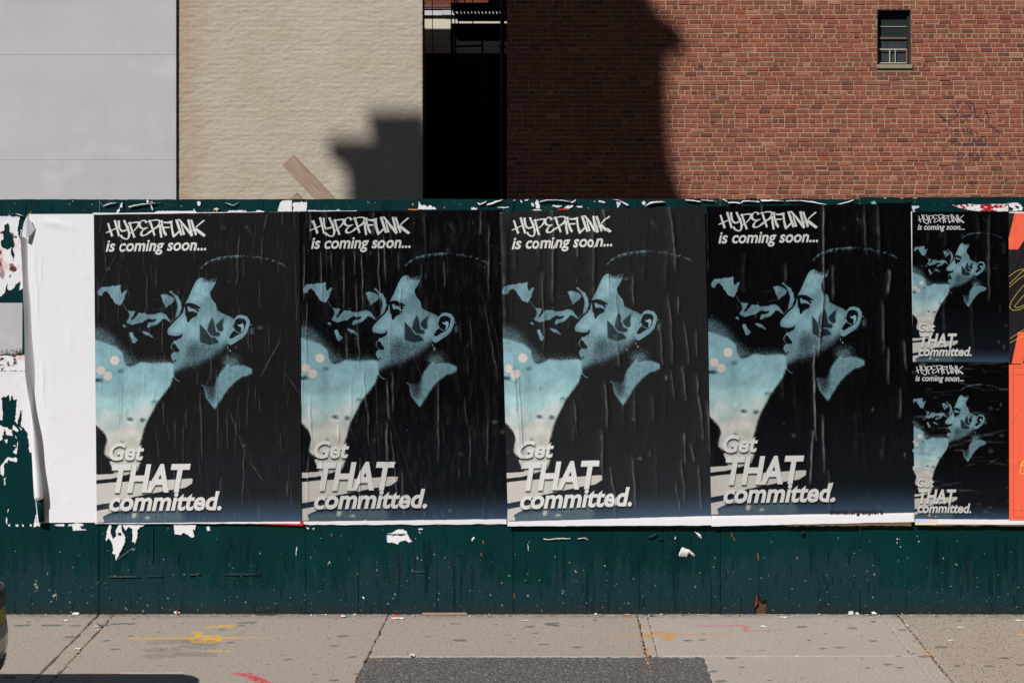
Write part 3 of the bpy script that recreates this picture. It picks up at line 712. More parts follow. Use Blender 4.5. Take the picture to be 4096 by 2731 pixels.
# fire escape
IRON = plain("black_iron", lin(22, 22, 26), .5, .5, .2, 30)
fe = empty("fire_escape", (-1.2, 25, 2.2), "black iron fire escape with slatted landings and a ladder in the alley", "fire escape")
fx0, fx1 = -1.52, -.44
def landing(z, y0, y1, gap=None, x0=fx0):
    mb = MB(); mb.box(x0, fx1, y0, y0+.012, z-.05, z+.05); mb.box(x0, fx1, y1, y1+.012, z-.05, z+.05); mb.box(x0-.012, x0, y0, y1, z-.05, z+.05); mb.box(fx1, fx1+.012, y0, y1, z-.05, z+.05)
    mb.build("landing_frame", IRON, fe)
    y = y0+.04
    while y < y1-.03:
        if not (gap and gap[0] < y < gap[1]): MB().box(x0, fx1, y, y+.034, z-.02, z+.014).build("slat", IRON, fe)
        y += .062
    if gap:
        mb = MB(); x = x0+.06
        while x < fx1: mb.box(x, x+.045, gap[0]-.02, gap[1]+.03, z-.02, z+.01); x += .07
        mb.build("cross_bars", IRON, fe)
landing(5.634, 24.0, 27.3, (25.2, 26.1)); landing(5.245, 24.0, 27.5, (26.2, 26.5))
for (x, y, za, zb_) in [(fx0, 24.0, 5.2, 7.6), (fx0, 27.3, 5.2, 7.0), (fx1, 24.0, 5.2, 7.6), (fx0+.10, 24, 5.6, 7.6), (fx0+.25, 24, 5.6, 7.6), (fx0+.4, 24.0, 5.2, 7.6), (fx0+.72, 24, 5.6, 7.6), (fx0+.03, 24.6, 5.6, 7.6), (fx0, 25.6, 5.2, 7.4)]:
    MB().tube([(x, y, za), (x, y, zb_)], .011, 6).build("baluster", IRON, fe)
for z in (6.0, 6.5): MB().tube([(fx0, 24.0, z), (fx1, 24.0, z)], .014, 6).build("rail", IRON, fe)
MB().prism([(-.86, 5.66), (-.44, 5.66), (-.44, 6.3), (-.72, 5.95)], 24.05, 24.07).build("stair_stringer", IRON, fe)
for x in (fx0+.07, fx0+.58): MB().box(x-.018, x+.018, 24.0, 24.05, .2, 5.22).build("ladder_rail", IRON, fe)
for k in range(14): MB().tube([(fx0+.07, 24.02, 4.86-k*.33), (fx0+.58, 24.02, 4.88-k*.33)], .022 if k == 0 else .011, 6).build("rung", IRON, fe)
MB().tube([(-1.52, 24.3, 5.2), (-1.52, 24.3, -.6)], .03, 6).build("post", IRON, fe)
# drain pipe and hanging cable
dp = empty("drain_pipe", (-.5, WB+.3, 0), "dark blue drain pipe running up the left corner of the brick wall", "pipe")
BLU = plain("dark_blue_pipe", lin(24, 22, 50), .45, .5, .1); xp = (2009-CX)*S*(D+WB+.35)/D
MB().tube([(xp, WB+.35, -.6), (xp, WB+.35, 9)], .037, 12).build("pipe", BLU, dp)
for z in (1.2, H+(CY-182)*kW, 6.6): MB().tube([(xp, WB+.35, z-.03), (xp, WB+.35, z+.03)], .048, 12).build("pipe_collar", BLU, dp); MB().box(xp+.03, bx0+.02, WB+.34, WB+.36, z-.012, z+.012).build("bracket", BLU, dp)
k26 = S*(D+22)/D
MB().tube([((1729-CX)*k26, 22, 9.2), ((1730-CX)*k26, 22.0, 5), ((1731.5-CX)*k26, 22.02, 2.4), ((1731-CX)*k26, 22, 1.2)], .007, 6).build("hanging_cable", plain("old_cable", lin(60, 58, 44), .6))
tag(bpy.data.objects["hanging_cable"], "thin dark cable hanging straight down in the alley beside the tan wall", "cable")
# braces behind the hoarding
def plank(a, b, wd, th, Y, name, label):
    A, B = Vector(P(*a, Y)), Vector(P(*b, Y)); d = (B-A); L = d.length
    o = MB().box(0, L, 0, th, -wd/2, wd/2).build(name, MAT_WOOD, None, origin=(0, 0, 0))
    bv = o.modifiers.new("edge", 'BEVEL'); bv.width = .003; bv.segments = 1
    o.location = A; o.rotation_euler = (0, -math.atan2(d.z, d.x), 0)
    return tag(o, label, "timber", "timber braces behind the hoarding")
plank((1149, 639), (1349, 848), .0885, .038, .06, "timber_brace", "long weathered plank sticking up steeply over the green fence top")
_c = P(1187, 771, .12); _u = Vector((21, -26)).normalized(); _v = Vector((-31, -26)).normalized(); _c = Vector((_c[0], _c[2]))
_pts = [_c, _c+_v*.3, _c+_v*.3+_u*.09, _c+_u*.09]
tag(MB().prism([tuple(p) for p in _pts], .12, .158).build("timber_brace", MAT_WOOD), "small pale plank corner just peeping over the fence left of the long one", "timber", "timber braces behind the hoarding")

# ------------------------------------------------------------------ buildings across the street (they throw the shadows on the party walls)
YC = -16.0
tC = (WB-YC)/0.85
def sh(px, py): 
    x, _, z = P(px, py, WB); return (x-.5*tC, z+.9*tC)
FAC = plain("facade_brick_across", lin(128, 96, 84), .9, .2, .15, 3); CORN2 = plain("facade_cornice", lin(90, 84, 78), .7)
WINM = plain("facade_glass", (.03, .035, .04), .15, .6, .1)
def tower(name, label, prof, body, zlow):
    """prof: silhouette of the street gable (front 0.5 m), body: x0,x1,top of the main mass behind"""
    t = empty(name, (body[0], YC, 0), label, "building")
    MB().prism(prof, YC-.12, YC).build("gable", FAC, t)
    MB().box(body[0], body[1], YC-9, YC-.12, 0, body[2]).build("wall", FAC, t)
    z = 3.0
    while z < body[2]-3:
        x = body[0]+.8
        while x < body[1]-1.2:
            MB().box(x, x+1.0, YC-.02, YC+.02, z, z+1.7).build("window", WINM, t); x += 2.0
        z += 3.4
    return t
A = [sh(1312, 548), sh(1312, 622), sh(1352, 634), sh(1376, 668), sh(1386, 705), sh(1386, 1600)]
ax = A[0][0]; ax1 = sh(1760, 555)[0]
prof = [(A[-1][0], 0), (ax1, 0), (ax1, A[0][1]), sh(1700, 555), sh(1700, 440), sh(1462, 440), sh(1474, 500), sh(1482, 548), A[0], A[1], A[2], A[3], A[4]]
tower("corner_building", "tall brick building across the street with a bracketed cornice", prof, (A[-1][0]+.3, ax1, 33), 0)
R = [(2580,-60),(2600,0),(2640,50),(2705,96),(2730,125),(2730,172),(2700,196),(2658,214),(2655,300),(2658,430),(2664,560),(2682,660),(2712,745),(2735,800),(2750,1000)]
rp = [sh(*q) for q in R]; top = [sh(2300, -420), sh(2040, -420)]
lx = ax1+.02
prof = [(lx, 0), (rp[-1][0], 0)]+rp[::-1]+[top[0], (lx, top[1][1])]
tower("domed_building", "tall brick building across the street with a bulging cornice and curved roof", prof, (lx, rp[4][0]-5.2, 32), 0)
rowr = random.Random(9); x = -17.0; k = 0
tower_l = empty('sky_blocking_tower', (-44, YC, 0), 'unseen plain tower block added far to the left to cut sky light', 'building'); MB().box(-68, -46, YC-14, YC, 0, 60).build('wall', FAC, tower_l)  # tower added out of view to block sky light
while x < 34:
    wdt = rowr.uniform(6, 8.5); hh = rowr.uniform(9.5, 12.2) if x < -4.2 else rowr.uniform(42, 50)  # the tall ones, out of view, are raised to cut sky light
    t = empty("row_house", (x, YC, 0), ["low brown", "buff", "low grey", "dark red"][k % 4]+" row building across the street, number "+["one","two","three","four","five","six","seven","eight"][k % 8]+" along the row", "building")
    mt = plain("row_facade", [lin(112, 78, 66), lin(168, 148, 120), lin(140, 138, 134), lin(104, 58, 50)][k % 4], .9)
    MB().box(x, x+wdt-.02, YC-9, YC, 0, hh).build("wall", mt, t); MB().box(x-.0, x+wdt-.02, YC, YC+.35, hh-.5, hh).build("cornice", CORN2, t)
    z = 3.6
    while z < hh-2:
        xx = x+.9
        while xx < x+wdt-1.5: MB().box(xx, xx+1.0, YC-.01, YC+.02, z, z+1.7).build("window", WINM, t); xx += 1.9
        z += 3.1
    MB().box(x+.6, x+wdt-.8, YC-.01, YC+.03, .4, 2.8).build("shopfront", WINM, t)
    x += wdt; k += 1

# ------------------------------------------------------------------ the green plywood hoarding
fence = empty("hoarding", (0, 0, 0), "dark green plywood construction fence covered with pasted posters and torn paper", "fence")
seams = [-2088, -1261, -433, 396, 1223, 2053, 2881, 3440, 4268, 5090, 5920]
TOP = 797
fr = random.Random(12)
def panel_outline(a, b, top_l, top_r, notch=None, gap=1.4):
    a += gap; b -= gap; pts = []
    bot = lambda x: 2455+(-4 if x > 3440 else 0)+(1 if x < 900 else 0)
    n = 24
    def px(x, y): q = P(x, y, 0); return (q[0], q[2])
    for k in range(n+1):
        x = a+(b-a)*k/n
        if notch and notch[0] < x < notch[1]: continue
        if notch and k and a+(b-a)*(k-1)/n < notch[0] <= x+.001+(b-a)/n and x >= notch[1]: pass
        pts.append(px(x, bot(x)+fr.uniform(-1.2, 1.2)))
    if notch:
        pts = [q for q in pts]
        nl = [px(notch[0]+1, bot(0)), px(notch[0]-2, 2420), px(notch[0]+2, 2376), px(notch[0]+14, 2376), px(notch[0]+18, 2400), px(notch[0]+27, 2403), px(notch[1], 2397), px(notch[1]-1, 2425), px(notch[1]-4, bot(0))]
        i = next(i for i, q in enumerate(pts) if q[0] > px(notch[0], 0)[0]); pts = pts[:i]+nl+pts[i:]
    m = 40
    for k in range(m+1):
        t = 1-k/m; x = a+(b-a)*t; y = top_l+(top_r-top_l)*t+fr.uniform(-1.1, .6)
        pts.append(px(x, y))
    return pts
tops = {-2088:(800,800), -1261:(799,799), -433:(798,798), 396:(799,797), 1223:(797,797), 2053:(797,796), 2881:(797,797), 3440:(790,788), 4268:(790,792), 5090:(793,793)}
offs = {-2088:0, -1261:.003, -433:-.004, 396:.002, 1223:-.002, 2053:.002, 2881:.0, 3440:-.007, 4268:0, 5090:.002}
hole = (-60, 90, 1211, 1419)
for a, b_ in zip(seams[:-1], seams[1:]):
    y0 = offs[a]
    if a == -433:
        # this sheet has a square view port: four joined pieces of outline
        q = lambda x, y: (P(x, y)[0], P(x, y)[2])
        mb = MB(); full = panel_outline(a, b_, *tops[a])
        X0, X1 = q(hole[0], 0)[0], q(hole[1], 0)[0]; Z1, Z0 = q(0, hole[2])[1], q(0, hole[3])[1]
        tl = [p for p in full if p[1] > Z1+.2]; bl = [p for p in full if p[1] < .2]
        xa, xb = q(a+1.4, 0)[0], q(b_-1.4, 0)[0]
        up = [(xa, Z1), (xb, Z1)]+[p for p in tl]
        mb.prism(up, y0, y0+.019)
        mb.prism(bl+[(xb, Z0), (xa, Z0)], y0, y0+.019)
        mb.box(xa, X0, y0, y0+.019, Z0, Z1); mb.box(X1, xb, y0, y0+.019, Z0, Z1)
        mb.build("plywood_sheet", MAT_F, fence)
    else:
        pts = panel_outline(a, b_, *tops[a], notch=(3019, 3067) if a == 2881 else None)
        MB().prism(pts, y0, y0+.019).build("plywood_sheet", MAT_F, fence)
PB = (-433, 5090)
for z in (.35, 1.2, 2.1): MB().box(P(PB[0], 0)[0]-2, P(PB[1], 0)[0], .024, .062, z, z+.089).build("rail", MAT_WOOD, fence) if z != 1.2 else None
for px in (-420, 420, 1240, 2040, 2870, 3460, 4250): MB().box(P(px, 0)[0], P(px, 0)[0]+.089, .064, .102, -.3, 2.32).build("post", MAT_WOOD, fence)
MB().box(P(2900, 0)[0], P(3200, 0)[0], .022, .06, -.05, .085).build("rotten_board", MAT_ROT, fence)
MB().prism([(P(3019,0)[0]-.01, .02), (P(3032,0)[0], .06), (P(3030,0)[0], .11), (P(3024,0)[0], .13), (P(3016,0)[0], .13)], .006, .02).build("rusty_bracket", MAT_RUST, fence)
# thin cover lath over part of the left top (proud edge, gap) and raised vertical cracks
for (x, ya, yb, d) in [(104,799,872,.004),(207,800,860,.002),(495,799,850,.004),(1433,2248,2452,.004),(1746,2330,2452,.004),(2842,2300,2450,.002),(613,2110,2250,.0015),(1745,2140,2330,.001),(2053,800,840,.006),(3240,800,815,.002)]:
    pts = []; r0 = random.Random(x)
    n = 10; L_ = [(x+r0.uniform(-1.3, 1.3), ya+(yb-ya)*k/n) for k in range(n+1)]
    v = []; f = []
    for i, (xx, y) in enumerate(L_):
        p = P(xx, y); dd = d*math.sin(math.pi*(i+.5)/(n+1))
        v += [(p[0]-.009, -.0045, p[2]), (p[0], -.0055-dd, p[2]), (p[0]+.0015, -.0040, p[2])]
    for i in range(n): f += [(3*i, 3*i+3, 3*i+4, 3*i+1), (3*i+1, 3*i+4, 3*i+5, 3*i+2)]
    mobj("paint_ridge", v, f, MAT_F, fence)
SCREW = plain("screw_head", lin(92, 88, 80), .5, .5, .2)
for (x, y) in [(281,2369),(367,2383),(1275,2367),(1162,2390),(1630,2322),(2428,2321),(2103,2321),(2800,2291),(3002,2316),(3418,2302),(3910,2310),(3910,2346),(3630,2230),(440,2390),(900,2400),(3460,2420),(4230,2180),(60,815),(640,812),(1500,812),(2300,812),(3660,808)]:
    q = P(x, y, -.007); MB().tube([(q[0], -.0035, q[2]), (q[0], -.0085, q[2])], [.0052, .0044], 8).build("screw", SCREW, fence)
# horizontal lifted paper edges painted over
for (xa, xb, y, d, slope) in [(433,560,2308,.004,0),(590,650,2306,.0015,0),(756,806,2300,.005,-3),(897,1048,2299,.003,-1),(1650,1708,2288,.004,0),(430,436,2160,.003,148)]:
    n = 14; v = []; f = []; r0 = random.Random(int(xa))
    for k in range(n+1):
        t = k/n; p = P(xa+(xb-xa)*t, y+slope*t+r0.uniform(-.6, .6)); dd = d*math.sin(math.pi*min(1, .08+t*.9))**.7
        v += [(p[0], -.0042, p[2]+.010), (p[0], -.005-dd, p[2]+.001), (p[0], -.0035, p[2]-.0005)]
    for k in range(n): f += [(3*k, 3*k+3, 3*k+4, 3*k+1)[::-1], (3*k+1, 3*k+4, 3*k+5, 3*k+2)[::-1]]
    mobj("paint_ridge", v, f, MAT_F, fence)

# ------------------------------------------------------------------ the poster print
def poster_art():
    w_, h_ = 1024, 1536
    TL, TR, BR, BL = (36, 93), (1990, 65), (2010, 3003), (65, 3018)
    def c(x, y):
        v = (y-80)/2930.
        for _ in range(3):
            xl = TL[0]+(BL[0]-TL[0])*v; xr = TR[0]+(BR[0]-TR[0])*v; u = (x-xl)/(xr-xl)
            yt = TL[1]+(TR[1]-TL[1])*u; yb = BL[1]+(BR[1]-BL[1])*u; v = (y-yt)/(yb-yt)
        return (u*w_, v*h_)
    C = lambda L, dy=0: [c(x, y+dy) for x, y in L]
    def poly(L, dy=0): return fillpoly(h_, w_, C(L, dy), 2)
    r = np.random.RandomState(1)
    gn = r.rand(h_, w_).astype(np.float32); gn2 = blur(r.rand(h_, w_).astype(np.float32), 1); gn2 = (gn2-gn2.min())/(gn2.max()-gn2.min())
    def grain(mk, k=1.0, s=4):           # soft mask broken into grain
        return np.clip((mk+(gn-.5)*.55*k+(gn2-.5)*.5*k-.5)*s+.5, 0, 1)*(mk > .02)
    yy = (np.arange(h_)/h_)[:, None]
    img = np.zeros((h_, w_, 3), np.float32); img[:] = np.array(lin(17, 17, 19))
    def put(mk, col): 
        col = np.asarray(col, np.float32); img[:] = img*(1-mk[..., None])+col*mk[..., None]
    cy = np.array(lin(132, 172, 183)); cy2 = np.array(lin(160, 198, 202)); pale = np.array(lin(196, 193, 188))
    S2 = 1568
    # bottom blue fade
    bl = np.clip((yy-.90)/.10, 0, 1)**2.0*np.ones((1, w_)); put(bl, lin(66, 90, 116)); put(np.clip((yy-.60)/.4, 0, 1)*np.ones((1, w_))*.25, lin(42, 52, 62))
    # bright sky patch
    skyL = [(0,1275),(60,1275),(160,1310),(250,1345),(310,1400),(325,1470),(350,1530),(410,1530),(480,1490),(600,1500),(720,1495),(800,1500),(800,1600),(765,S2+140),(700,S2+225),(640,S2+300),(590,S2+400),(545,S2+478),(525,S2+520),(505,S2+590),(490,S2+650),(470,S2+700),(480,S2+780),(480,S2+880),(430,S2+960),(330,S2+900),(230,S2+860),(180,S2+830),(135,S2+800),(150,S2+720),(168,S2+670),(150,S2+610),(100,S2+555),(50,S2+505),(0,S2+480)]
    skym = blur(poly(skyL), 9)
    halo = blur(poly([(0,1150),(100,1165),(210,1245),(330,1390),(440,1480),(780,1475),(790,1530),(0,1540)]), 17)
    put(grain(halo*.50, 1.4, 3), cy*.62); 
    t = np.clip((yy*h_-c(300, S2+40)[1])/(c(300, S2+620)[1]-c(300, S2+40)[1]), 0, 1)
    n = fbm(h_, w_, 18, 12, 55, 4)
    tt = np.clip(t+(n-.5)*.45, 0, 1)[..., None]
    skc = cy*(1-np.clip(tt*2.2, 0, 1))+cy2*np.clip(tt*2.2, 0, 1); skc = skc*(1-np.clip(tt*2.0-.95, 0, 1))+pale*np.clip(tt*2.0-.95, 0, 1)
    skc = skc*(.62+.72*fbm(h_, w_, 22, 16, 56, 5, .6)[..., None])
    gm_ = grain(skym, .9, 5); img[:] = img*(1-gm_[..., None])+skc*gm_[..., None]
    for (x, y, rr, col, a) in [(235,1475,62,lin(120,170,178),.7),(235,1475,44,lin(208,200,190),1),(102,1568,56,lin(120,170,178),.7),(102,1568,42,lin(206,192,184),1),(170,S2+55,42,lin(206,190,182),.9)]:
        q = C([(x+rr*math.cos(k*.35), y+rr*math.sin(k*.35)) for k in range(18)]); put(blur(fillpoly(h_, w_, q, 2), 2)*a, col)
    for L, a in [([(40,S2+75),(125,S2+75),(125,S2+115),(40,S2+110)], .9), ([(340,S2+440),(420,S2+450),(420,S2+490),(350,S2+480)], .75), ([(470,S2+450),(540,S2+460),(520,S2+500),(470,S2+490)], .8), ([(250,S2-20),(330,S2-15),(330,S2+30),(270,S2+40)], .55), ([(280,S2+660),(340,S2+660),(330,S2+700),(290,S2+700)], .6), ([(570,S2+270),(650,S2+270),(640,S2+320),(580,S2+330)], .5)]:
        put(grain(blur(poly(L), 8)*a, 1, 4), lin(36, 52, 58))
    # light streaks at the foot
    for L in [[(0,S2+992),(200,S2+985),(330,S2+960),(325,S2+1000),(200,S2+1030),(0,S2+1048)], [(0,S2+1085),(240,S2+1062),(560,S2+1050),(978,S2+1027),(970,S2+1075),(905,S2+1115),(740,S2+1140),(400,S2+1205),(230,S2+1250),(0,S2+1290)], [(0,S2+1345),(190,S2+1312),(420,S2+1285),(420,S2+1310),(200,S2+1350),(120,S2+1390),(140,S2+1440),(0,S2+1450)]]:
        put(grain(blur(poly(L), 3), .6, 5), pale)
    for L, a in [([(180,S2+860),(480,S2+870),(450,S2+960),(330,S2+1000),(230,S2+980)], .9)]: put(grain(blur(poly(L), 5)*a, .7, 5), pale)
    put(grain(blur(poly([(140,S2+1380),(880,S2+1300),(890,S2+1440),(140,S2+1450)]), 8)*.52, 1.4, 3), lin(96, 118, 122))
    for L in [[(400,S2+1350),(450,S2+1330),(440,S2+1400),(390,S2+1410)], [(520,S2+1385),(580,S2+1385),(570,S2+1415),(520,S2+1415)], [(560,S2+1270),(700,S2+1235),(640,S2+1265)]]: put(grain(blur(poly(L), 7)*.85, .8, 4), lin(176, 180, 170))
    # smoke
    fc_ = np.array(lin(114, 150, 161))
    smoke = [[(78,835),(88,805),(110,783),(150,773),(200,772),(240,768),(270,765),(292,757),(290,800),(300,850),(325,822),(355,808),(352,838),(330,870),(322,905),(300,935),(280,962),(262,945),(250,955),(225,915),(200,872),(180,838),(155,812),(135,822),(120,850),(122,868),(98,868),(80,855)],
             [(340,992),(360,1003),(380,1010),(430,1008),(415,1040),(392,1070),(385,1092),(440,1058),(455,1028),(515,1028),(540,1045),(600,1040),(660,1025),(710,1033),(738,1060),(775,1118),(745,1102),(720,1082),(692,1082),(650,1115),(600,1140),(548,1168),(535,1160),(560,1128),(620,1098),(640,1075),(570,1088),(480,1112),(400,1132),(372,1125),(345,1102),(372,1060),(362,1020)],
             [(665,858),(700,850),(760,865),(800,890),(795,920),(765,940),(735,955),(720,982),(705,940),(690,900)],
             [(745,828),(770,813),(800,845),(840,870),(862,915),(868,975),(850,1035),(805,1082),(818,1035),(835,985),(828,930),(805,878),(775,838)],
             [(375,1212),(410,1208),(428,1250),(455,1280),(430,1297),(438,1312),(400,1305),(392,1262)],
             [(500,1190),(545,1212),(590,1240),(604,1262),(552,1240),(512,1212)], [(303,1135),(330,1135),(350,1160),(335,1168),(312,1150)]]
    sn = fbm(h_, w_, 40, 30, 61, 4)
    wy = (fbm(h_, w_, 44, 30, 81, 4, .6)-.5)*20; wx = (fbm(h_, w_, 40, 34, 82, 4, .6)-.5)*17; YY, XX = np.mgrid[0:h_, 0:w_]
    wyi = np.clip((YY+wy).astype(int), 0, h_-1); wxi = np.clip((XX+wx).astype(int), 0, w_-1)
    for L in smoke: put(grain(blur(poly(L)[wyi, wxi], 3), .9, 4)*(.35+.9*sn).clip(0, 1), fc_*1.05)
    for L, a in [([(300,920),(325,960),(350,1000)], .55), ([(575,905),(665,890)], .12), ([(630,995),(720,968)], .18), ([(515,1005),(530,1006)], .6), ([(770,1115),(790,1085),(860,1030)], .5)]:
        put(stroke(h_, w_, C(L), .3, 2)*a*gn2, cy)
    fc_ = np.array(lin(112, 148, 159)); fl_ = np.array(lin(136, 176, 187))
    # face
    face = [(1070,690),(1040,694),(1012,718),(988,760),(966,810),(945,860),(925,900),(903,940),(893,985),(885,1020),(860,1052),(820,1090),(780,1132),(748,1168),(735,1195),(740,1225),(765,1246),(786,1262),(800,1285),(794,1302),(775,1322),(768,1352),(785,1378),(800,1396),(776,1410),(769,1438),(782,1470),(800,1492),(802,1515),(792,1545),(786,1580),(800,1640),(830,1665),(900,1640),(1000,1580),(1120,1500),(1230,1430),(1300,1360),(1318,1300),(1330,1230),(1350,1160),(1375,1085),(1330,1060),(1262,1030),(1212,1002),(1195,940),(1160,895),(1145,862),(1140,830),(1168,790),(1192,745),(1202,695),(1160,700),(1130,712),(1100,706)]
    fm = poly(face)
    hb = blur(poly([(1060,640),(1230,640),(1240,1000),(1200,1010),(1190,940),(1140,880),(1130,835),(1170,780),(1196,700),(1100,712),(1070,700)]), 5)
    ear_dark_under = blur(poly([(780,1590),(900,1545),(1010,1520),(1100,1475),(1200,1425),(1270,1370),(1310,1300),(1345,1330),(1345,1800),(700,1800)]), 15)
    cheek = blur(poly([(930,1240),(990,1260),(1030,1330),(1000,1420),(930,1420),(900,1330)]), 14)
    beard = blur(poly([(960,1330),(1040,1300),(1220,1330),(1330,1270),(1330,1460),(1000,1560),(800,1620),(850,1500),(900,1480),(860,1420)]), 22)
    tone = fm*(1-.97*ear_dark_under)*(1-.44*beard)*(1-.3*hb)*(1-.3*cheek)
    side = blur(poly([(1200,990),(1400,1050),(1390,1100),(1290,1080),(1200,1050)]), 10); tone *= 1-.35*side
    g_ = grain(tone, 1.15, 3.2)
    hot = blur(poly([(1040,700),(1130,720),(1110,860),(1010,930),(930,930),(960,820)]), 18)+blur(poly([(880,1050),(760,1180),(800,1220),(900,1190),(960,1110)]), 14)+.8*blur(poly([(960,1120),(1040,1100),(1100,1040),(1180,1060),(1040,1260),(960,1300),(900,1200)]), 20)+.7*blur(poly([(1270,1100),(1330,1120),(1310,1240),(1240,1330),(1230,1200)]), 12)
    hot = np.clip(hot, 0, 1)[..., None]; fcol_ = fc_*.88*(1-hot)+fl_*hot
    img[:] = img*(1-g_[..., None])+(fcol_*(.66+.62*fbm(h_, w_, 60, 50, 63, 5, .7)[..., None]*(.8+.4*gn2[..., None])))*g_[..., None]
    put(stroke(h_, w_, C([(796,1500),(790,1545),(786,1590),(796,1632),(828,1664),(850,1672)]), .4, 1.5)*.8, cy)
    dkc = lin(18, 20, 23)
    def dark(L, b=2, a=1.0, dy=0, k=.5): put(grain(blur(poly(L, dy), b)*a, k, 4), dkc)
    dark([(897,945),(915,934),(945,930),(985,936),(1020,952),(1048,972),(1050,990),(1020,980),(1040,1010),(1020,1015),(985,985),(950,975),(945,965),(925,965),(933,1000),(945,1012),(985,1010),(1010,1022),(1025,1025),(1012,1058),(975,1072),(952,1092),(938,1118),(922,1105),(918,1060),(905,1048),(902,985)], 1, 1.0)
    put(blur(poly([(930,978),(942,985),(950,1010),(938,1012)]), 1)*.9, cy)
    put(grain(blur(poly([(948,985),(1010,992),(1020,1012),(960,1006)]), 3)*.45, 1, 3), cy)
    dark([(745,1222),(775,1238),(820,1244),(858,1238),(872,1210),(880,1230),(868,1262),(840,1274),(818,1290),(800,1286),(786,1264),(764,1248)], 3, 1.0)
    dark([(790,1312),(812,1320),(828,1350),(852,1376),(846,1398),(826,1398),(806,1398),(792,1384),(776,1360),(776,1332)], 2, 1.0)
    dark([(806,1402),(846,1408),(826,1412)], 1, .9); dark([(790,1470),(830,1462),(812,1492),(802,1500)], 4, .75)
    tc = np.array(lin(26, 38, 44))
    for L in [[(1042,1127),(1110,1196),(1146,1246),(1190,1254),(1214,1284),(1228,1310),(1172,1322),(1130,1330),(1044,1302)], [(1112,1194),(1132,1120),(1165,1060),(1186,1130),(1200,1202),(1234,1206),(1240,1240),(1212,1250),(1152,1244)], [(1196,1136),(1275,1066),(1265,1140),(1270,1190),(1240,1206),(1215,1190),(1196,1160)]]:
        put(blur(poly(L), 2)*(.9+.1*gn2), tc)
    for L in [[(1110,1196),(1146,1246),(1190,1252),(1212,1280)], [(1186,1130),(1200,1200),(1238,1210),(1240,1245)]]: put(stroke(h_, w_, C(L), .6, 1.6)*.8, cy*.85)
    # ear
    ear = [(1372,1085),(1400,1050),(1440,1043),(1490,1058),(1516,1095),(1520,1130),(1505,1175),(1488,1222),(1450,1262),(1400,1292),(1344,1330),(1318,1322),(1305,1290),(1330,1215),(1355,1160)]
    put(grain(blur(poly(ear), 2), .8, 4)*(.75+.3*gn2), fc_*1.1)
    dark([(1372,1120),(1385,1088),(1410,1074),(1450,1076),(1482,1095),(1484,1130),(1468,1182),(1450,1205),(1434,1222),(1400,1236),(1372,1255),(1350,1270),(1318,1262),(1345,1215),(1372,1190),(1360,1160)], 2, 1.0)
    put(grain(blur(poly([(1400,1130),(1425,1140),(1440,1125),(1462,1130),(1464,1160),(1450,1195),(1430,1214),(1440,1180),(1436,1158),(1412,1152)]), 2), .4, 4), cy)
    put(stroke(h_, w_, C([(1365,1165),(1380,1195),(1410,1212),(1430,1214)]), .6, 2.2)*.5, cy)
    put(stroke(h_, w_, C([(1480,1215),(1450,1250),(1405,1270)]), .5, 1.4)*.8, lin(36, 40, 44))
    for x, y in [(1484,1148),(1488,1162),(1530,1136),(1308,1345),(1309,1360),(1330,1388),(1326,1378),(1333,1382)]: put(stroke(h_, w_, C([(x, y), (x+3, y+4)]), .6, 1.2), lin(160, 200, 205))
    put(grain(blur(poly([(1520,1170),(1550,1165),(1555,1225),(1530,1240)]), 8)*.5, 1.2, 3), cy)
    # cropped hair rim light
    for k in range(520):
        t_ = r.rand(); x = 1040+t_*840
        if (math.sin(x*.11)+math.sin(x*.031+2)+r.randn()*.7) < -.35: continue
        arc = np.interp(x, [1040,1080,1140,1230,1330,1450,1580,1700,1790,1850,1880], [608,562,520,496,484,481,493,518,548,585,612])
        d = abs(r.randn())*(16 if t_ < .5 else 9); 
        if r.rand() > (1 if t_ < .45 else .75-t_*.5): continue
        q = C([(x, arc+d), (x+9+r.rand()*10, arc+d-5-r.rand()*6)])
        put_r = .6*np.exp(-d/26)*(1 if t_ < .45 else .55)
        x0, y0 = int(q[0][0])-4, int(q[0][1])-6; sub = np.zeros((14, 18), np.float32)
        stroke(14, 18, [(q[0][0]-x0, q[0][1]-y0), (q[1][0]-x0, q[1][1]-y0)], .15, .9, sub)
        if 0 <= x0 < w_-18 and 0 <= y0 < h_-14: img[y0:y0+14, x0:x0+18] = img[y0:y0+14, x0:x0+18]*(1-(sub*put_r)[..., None])+cy*(sub*put_r)[..., None]
    for k in range(110):    # hairline tufts
        x = 1072+r.rand()*125; L = 14+r.rand()*26; q = C([(x, 688+r.rand()*10), (x-4+r.randn()*4, 700+L)]); x0, y0 = int(q[0][0])-8, int(q[0][1])-4
        sub = np.zeros((40, 30), np.float32); stroke(40, 30, [(a-x0, b-y0) for a, b in q], .1, .8, sub); img[y0:y0+40, x0:x0+30] = img[y0:y0+40, x0:x0+30]*(1-.8*sub[..., None])+np.array(dkc)*.8*sub[..., None]
    # neck and collar light
    nk = blur(poly([(1225,S2+40),(1290,S2-40),(1310,S2-70),(1340,S2-40),(1400,S2-50),(1470,S2-42),(1540,S2-10),(1538,S2+32),(1490,S2+52),(1438,S2+66),(1370,S2+120),(1312,S2+180),(1270,S2+240),(1225,S2+312),(1188,S2+372),(1150,S2+322),(1108,S2+268),(1094,S2+205),(1092,S2+160),(1060,S2+140),(1130,S2+150),(1180,S2+150)]), 5)
    shade = blur(poly([(1050,S2+120),(1200,S2+60),(1215,S2+120),(1200,S2+200),(1185,S2+300),(1130,S2+280)]), 14)
    put(grain(nk*(1-.72*shade), 1.3, 3)*(.42+.62*fbm(h_, w_, 70, 90, 65, 4)).clip(0, 1), fc_*1.15)
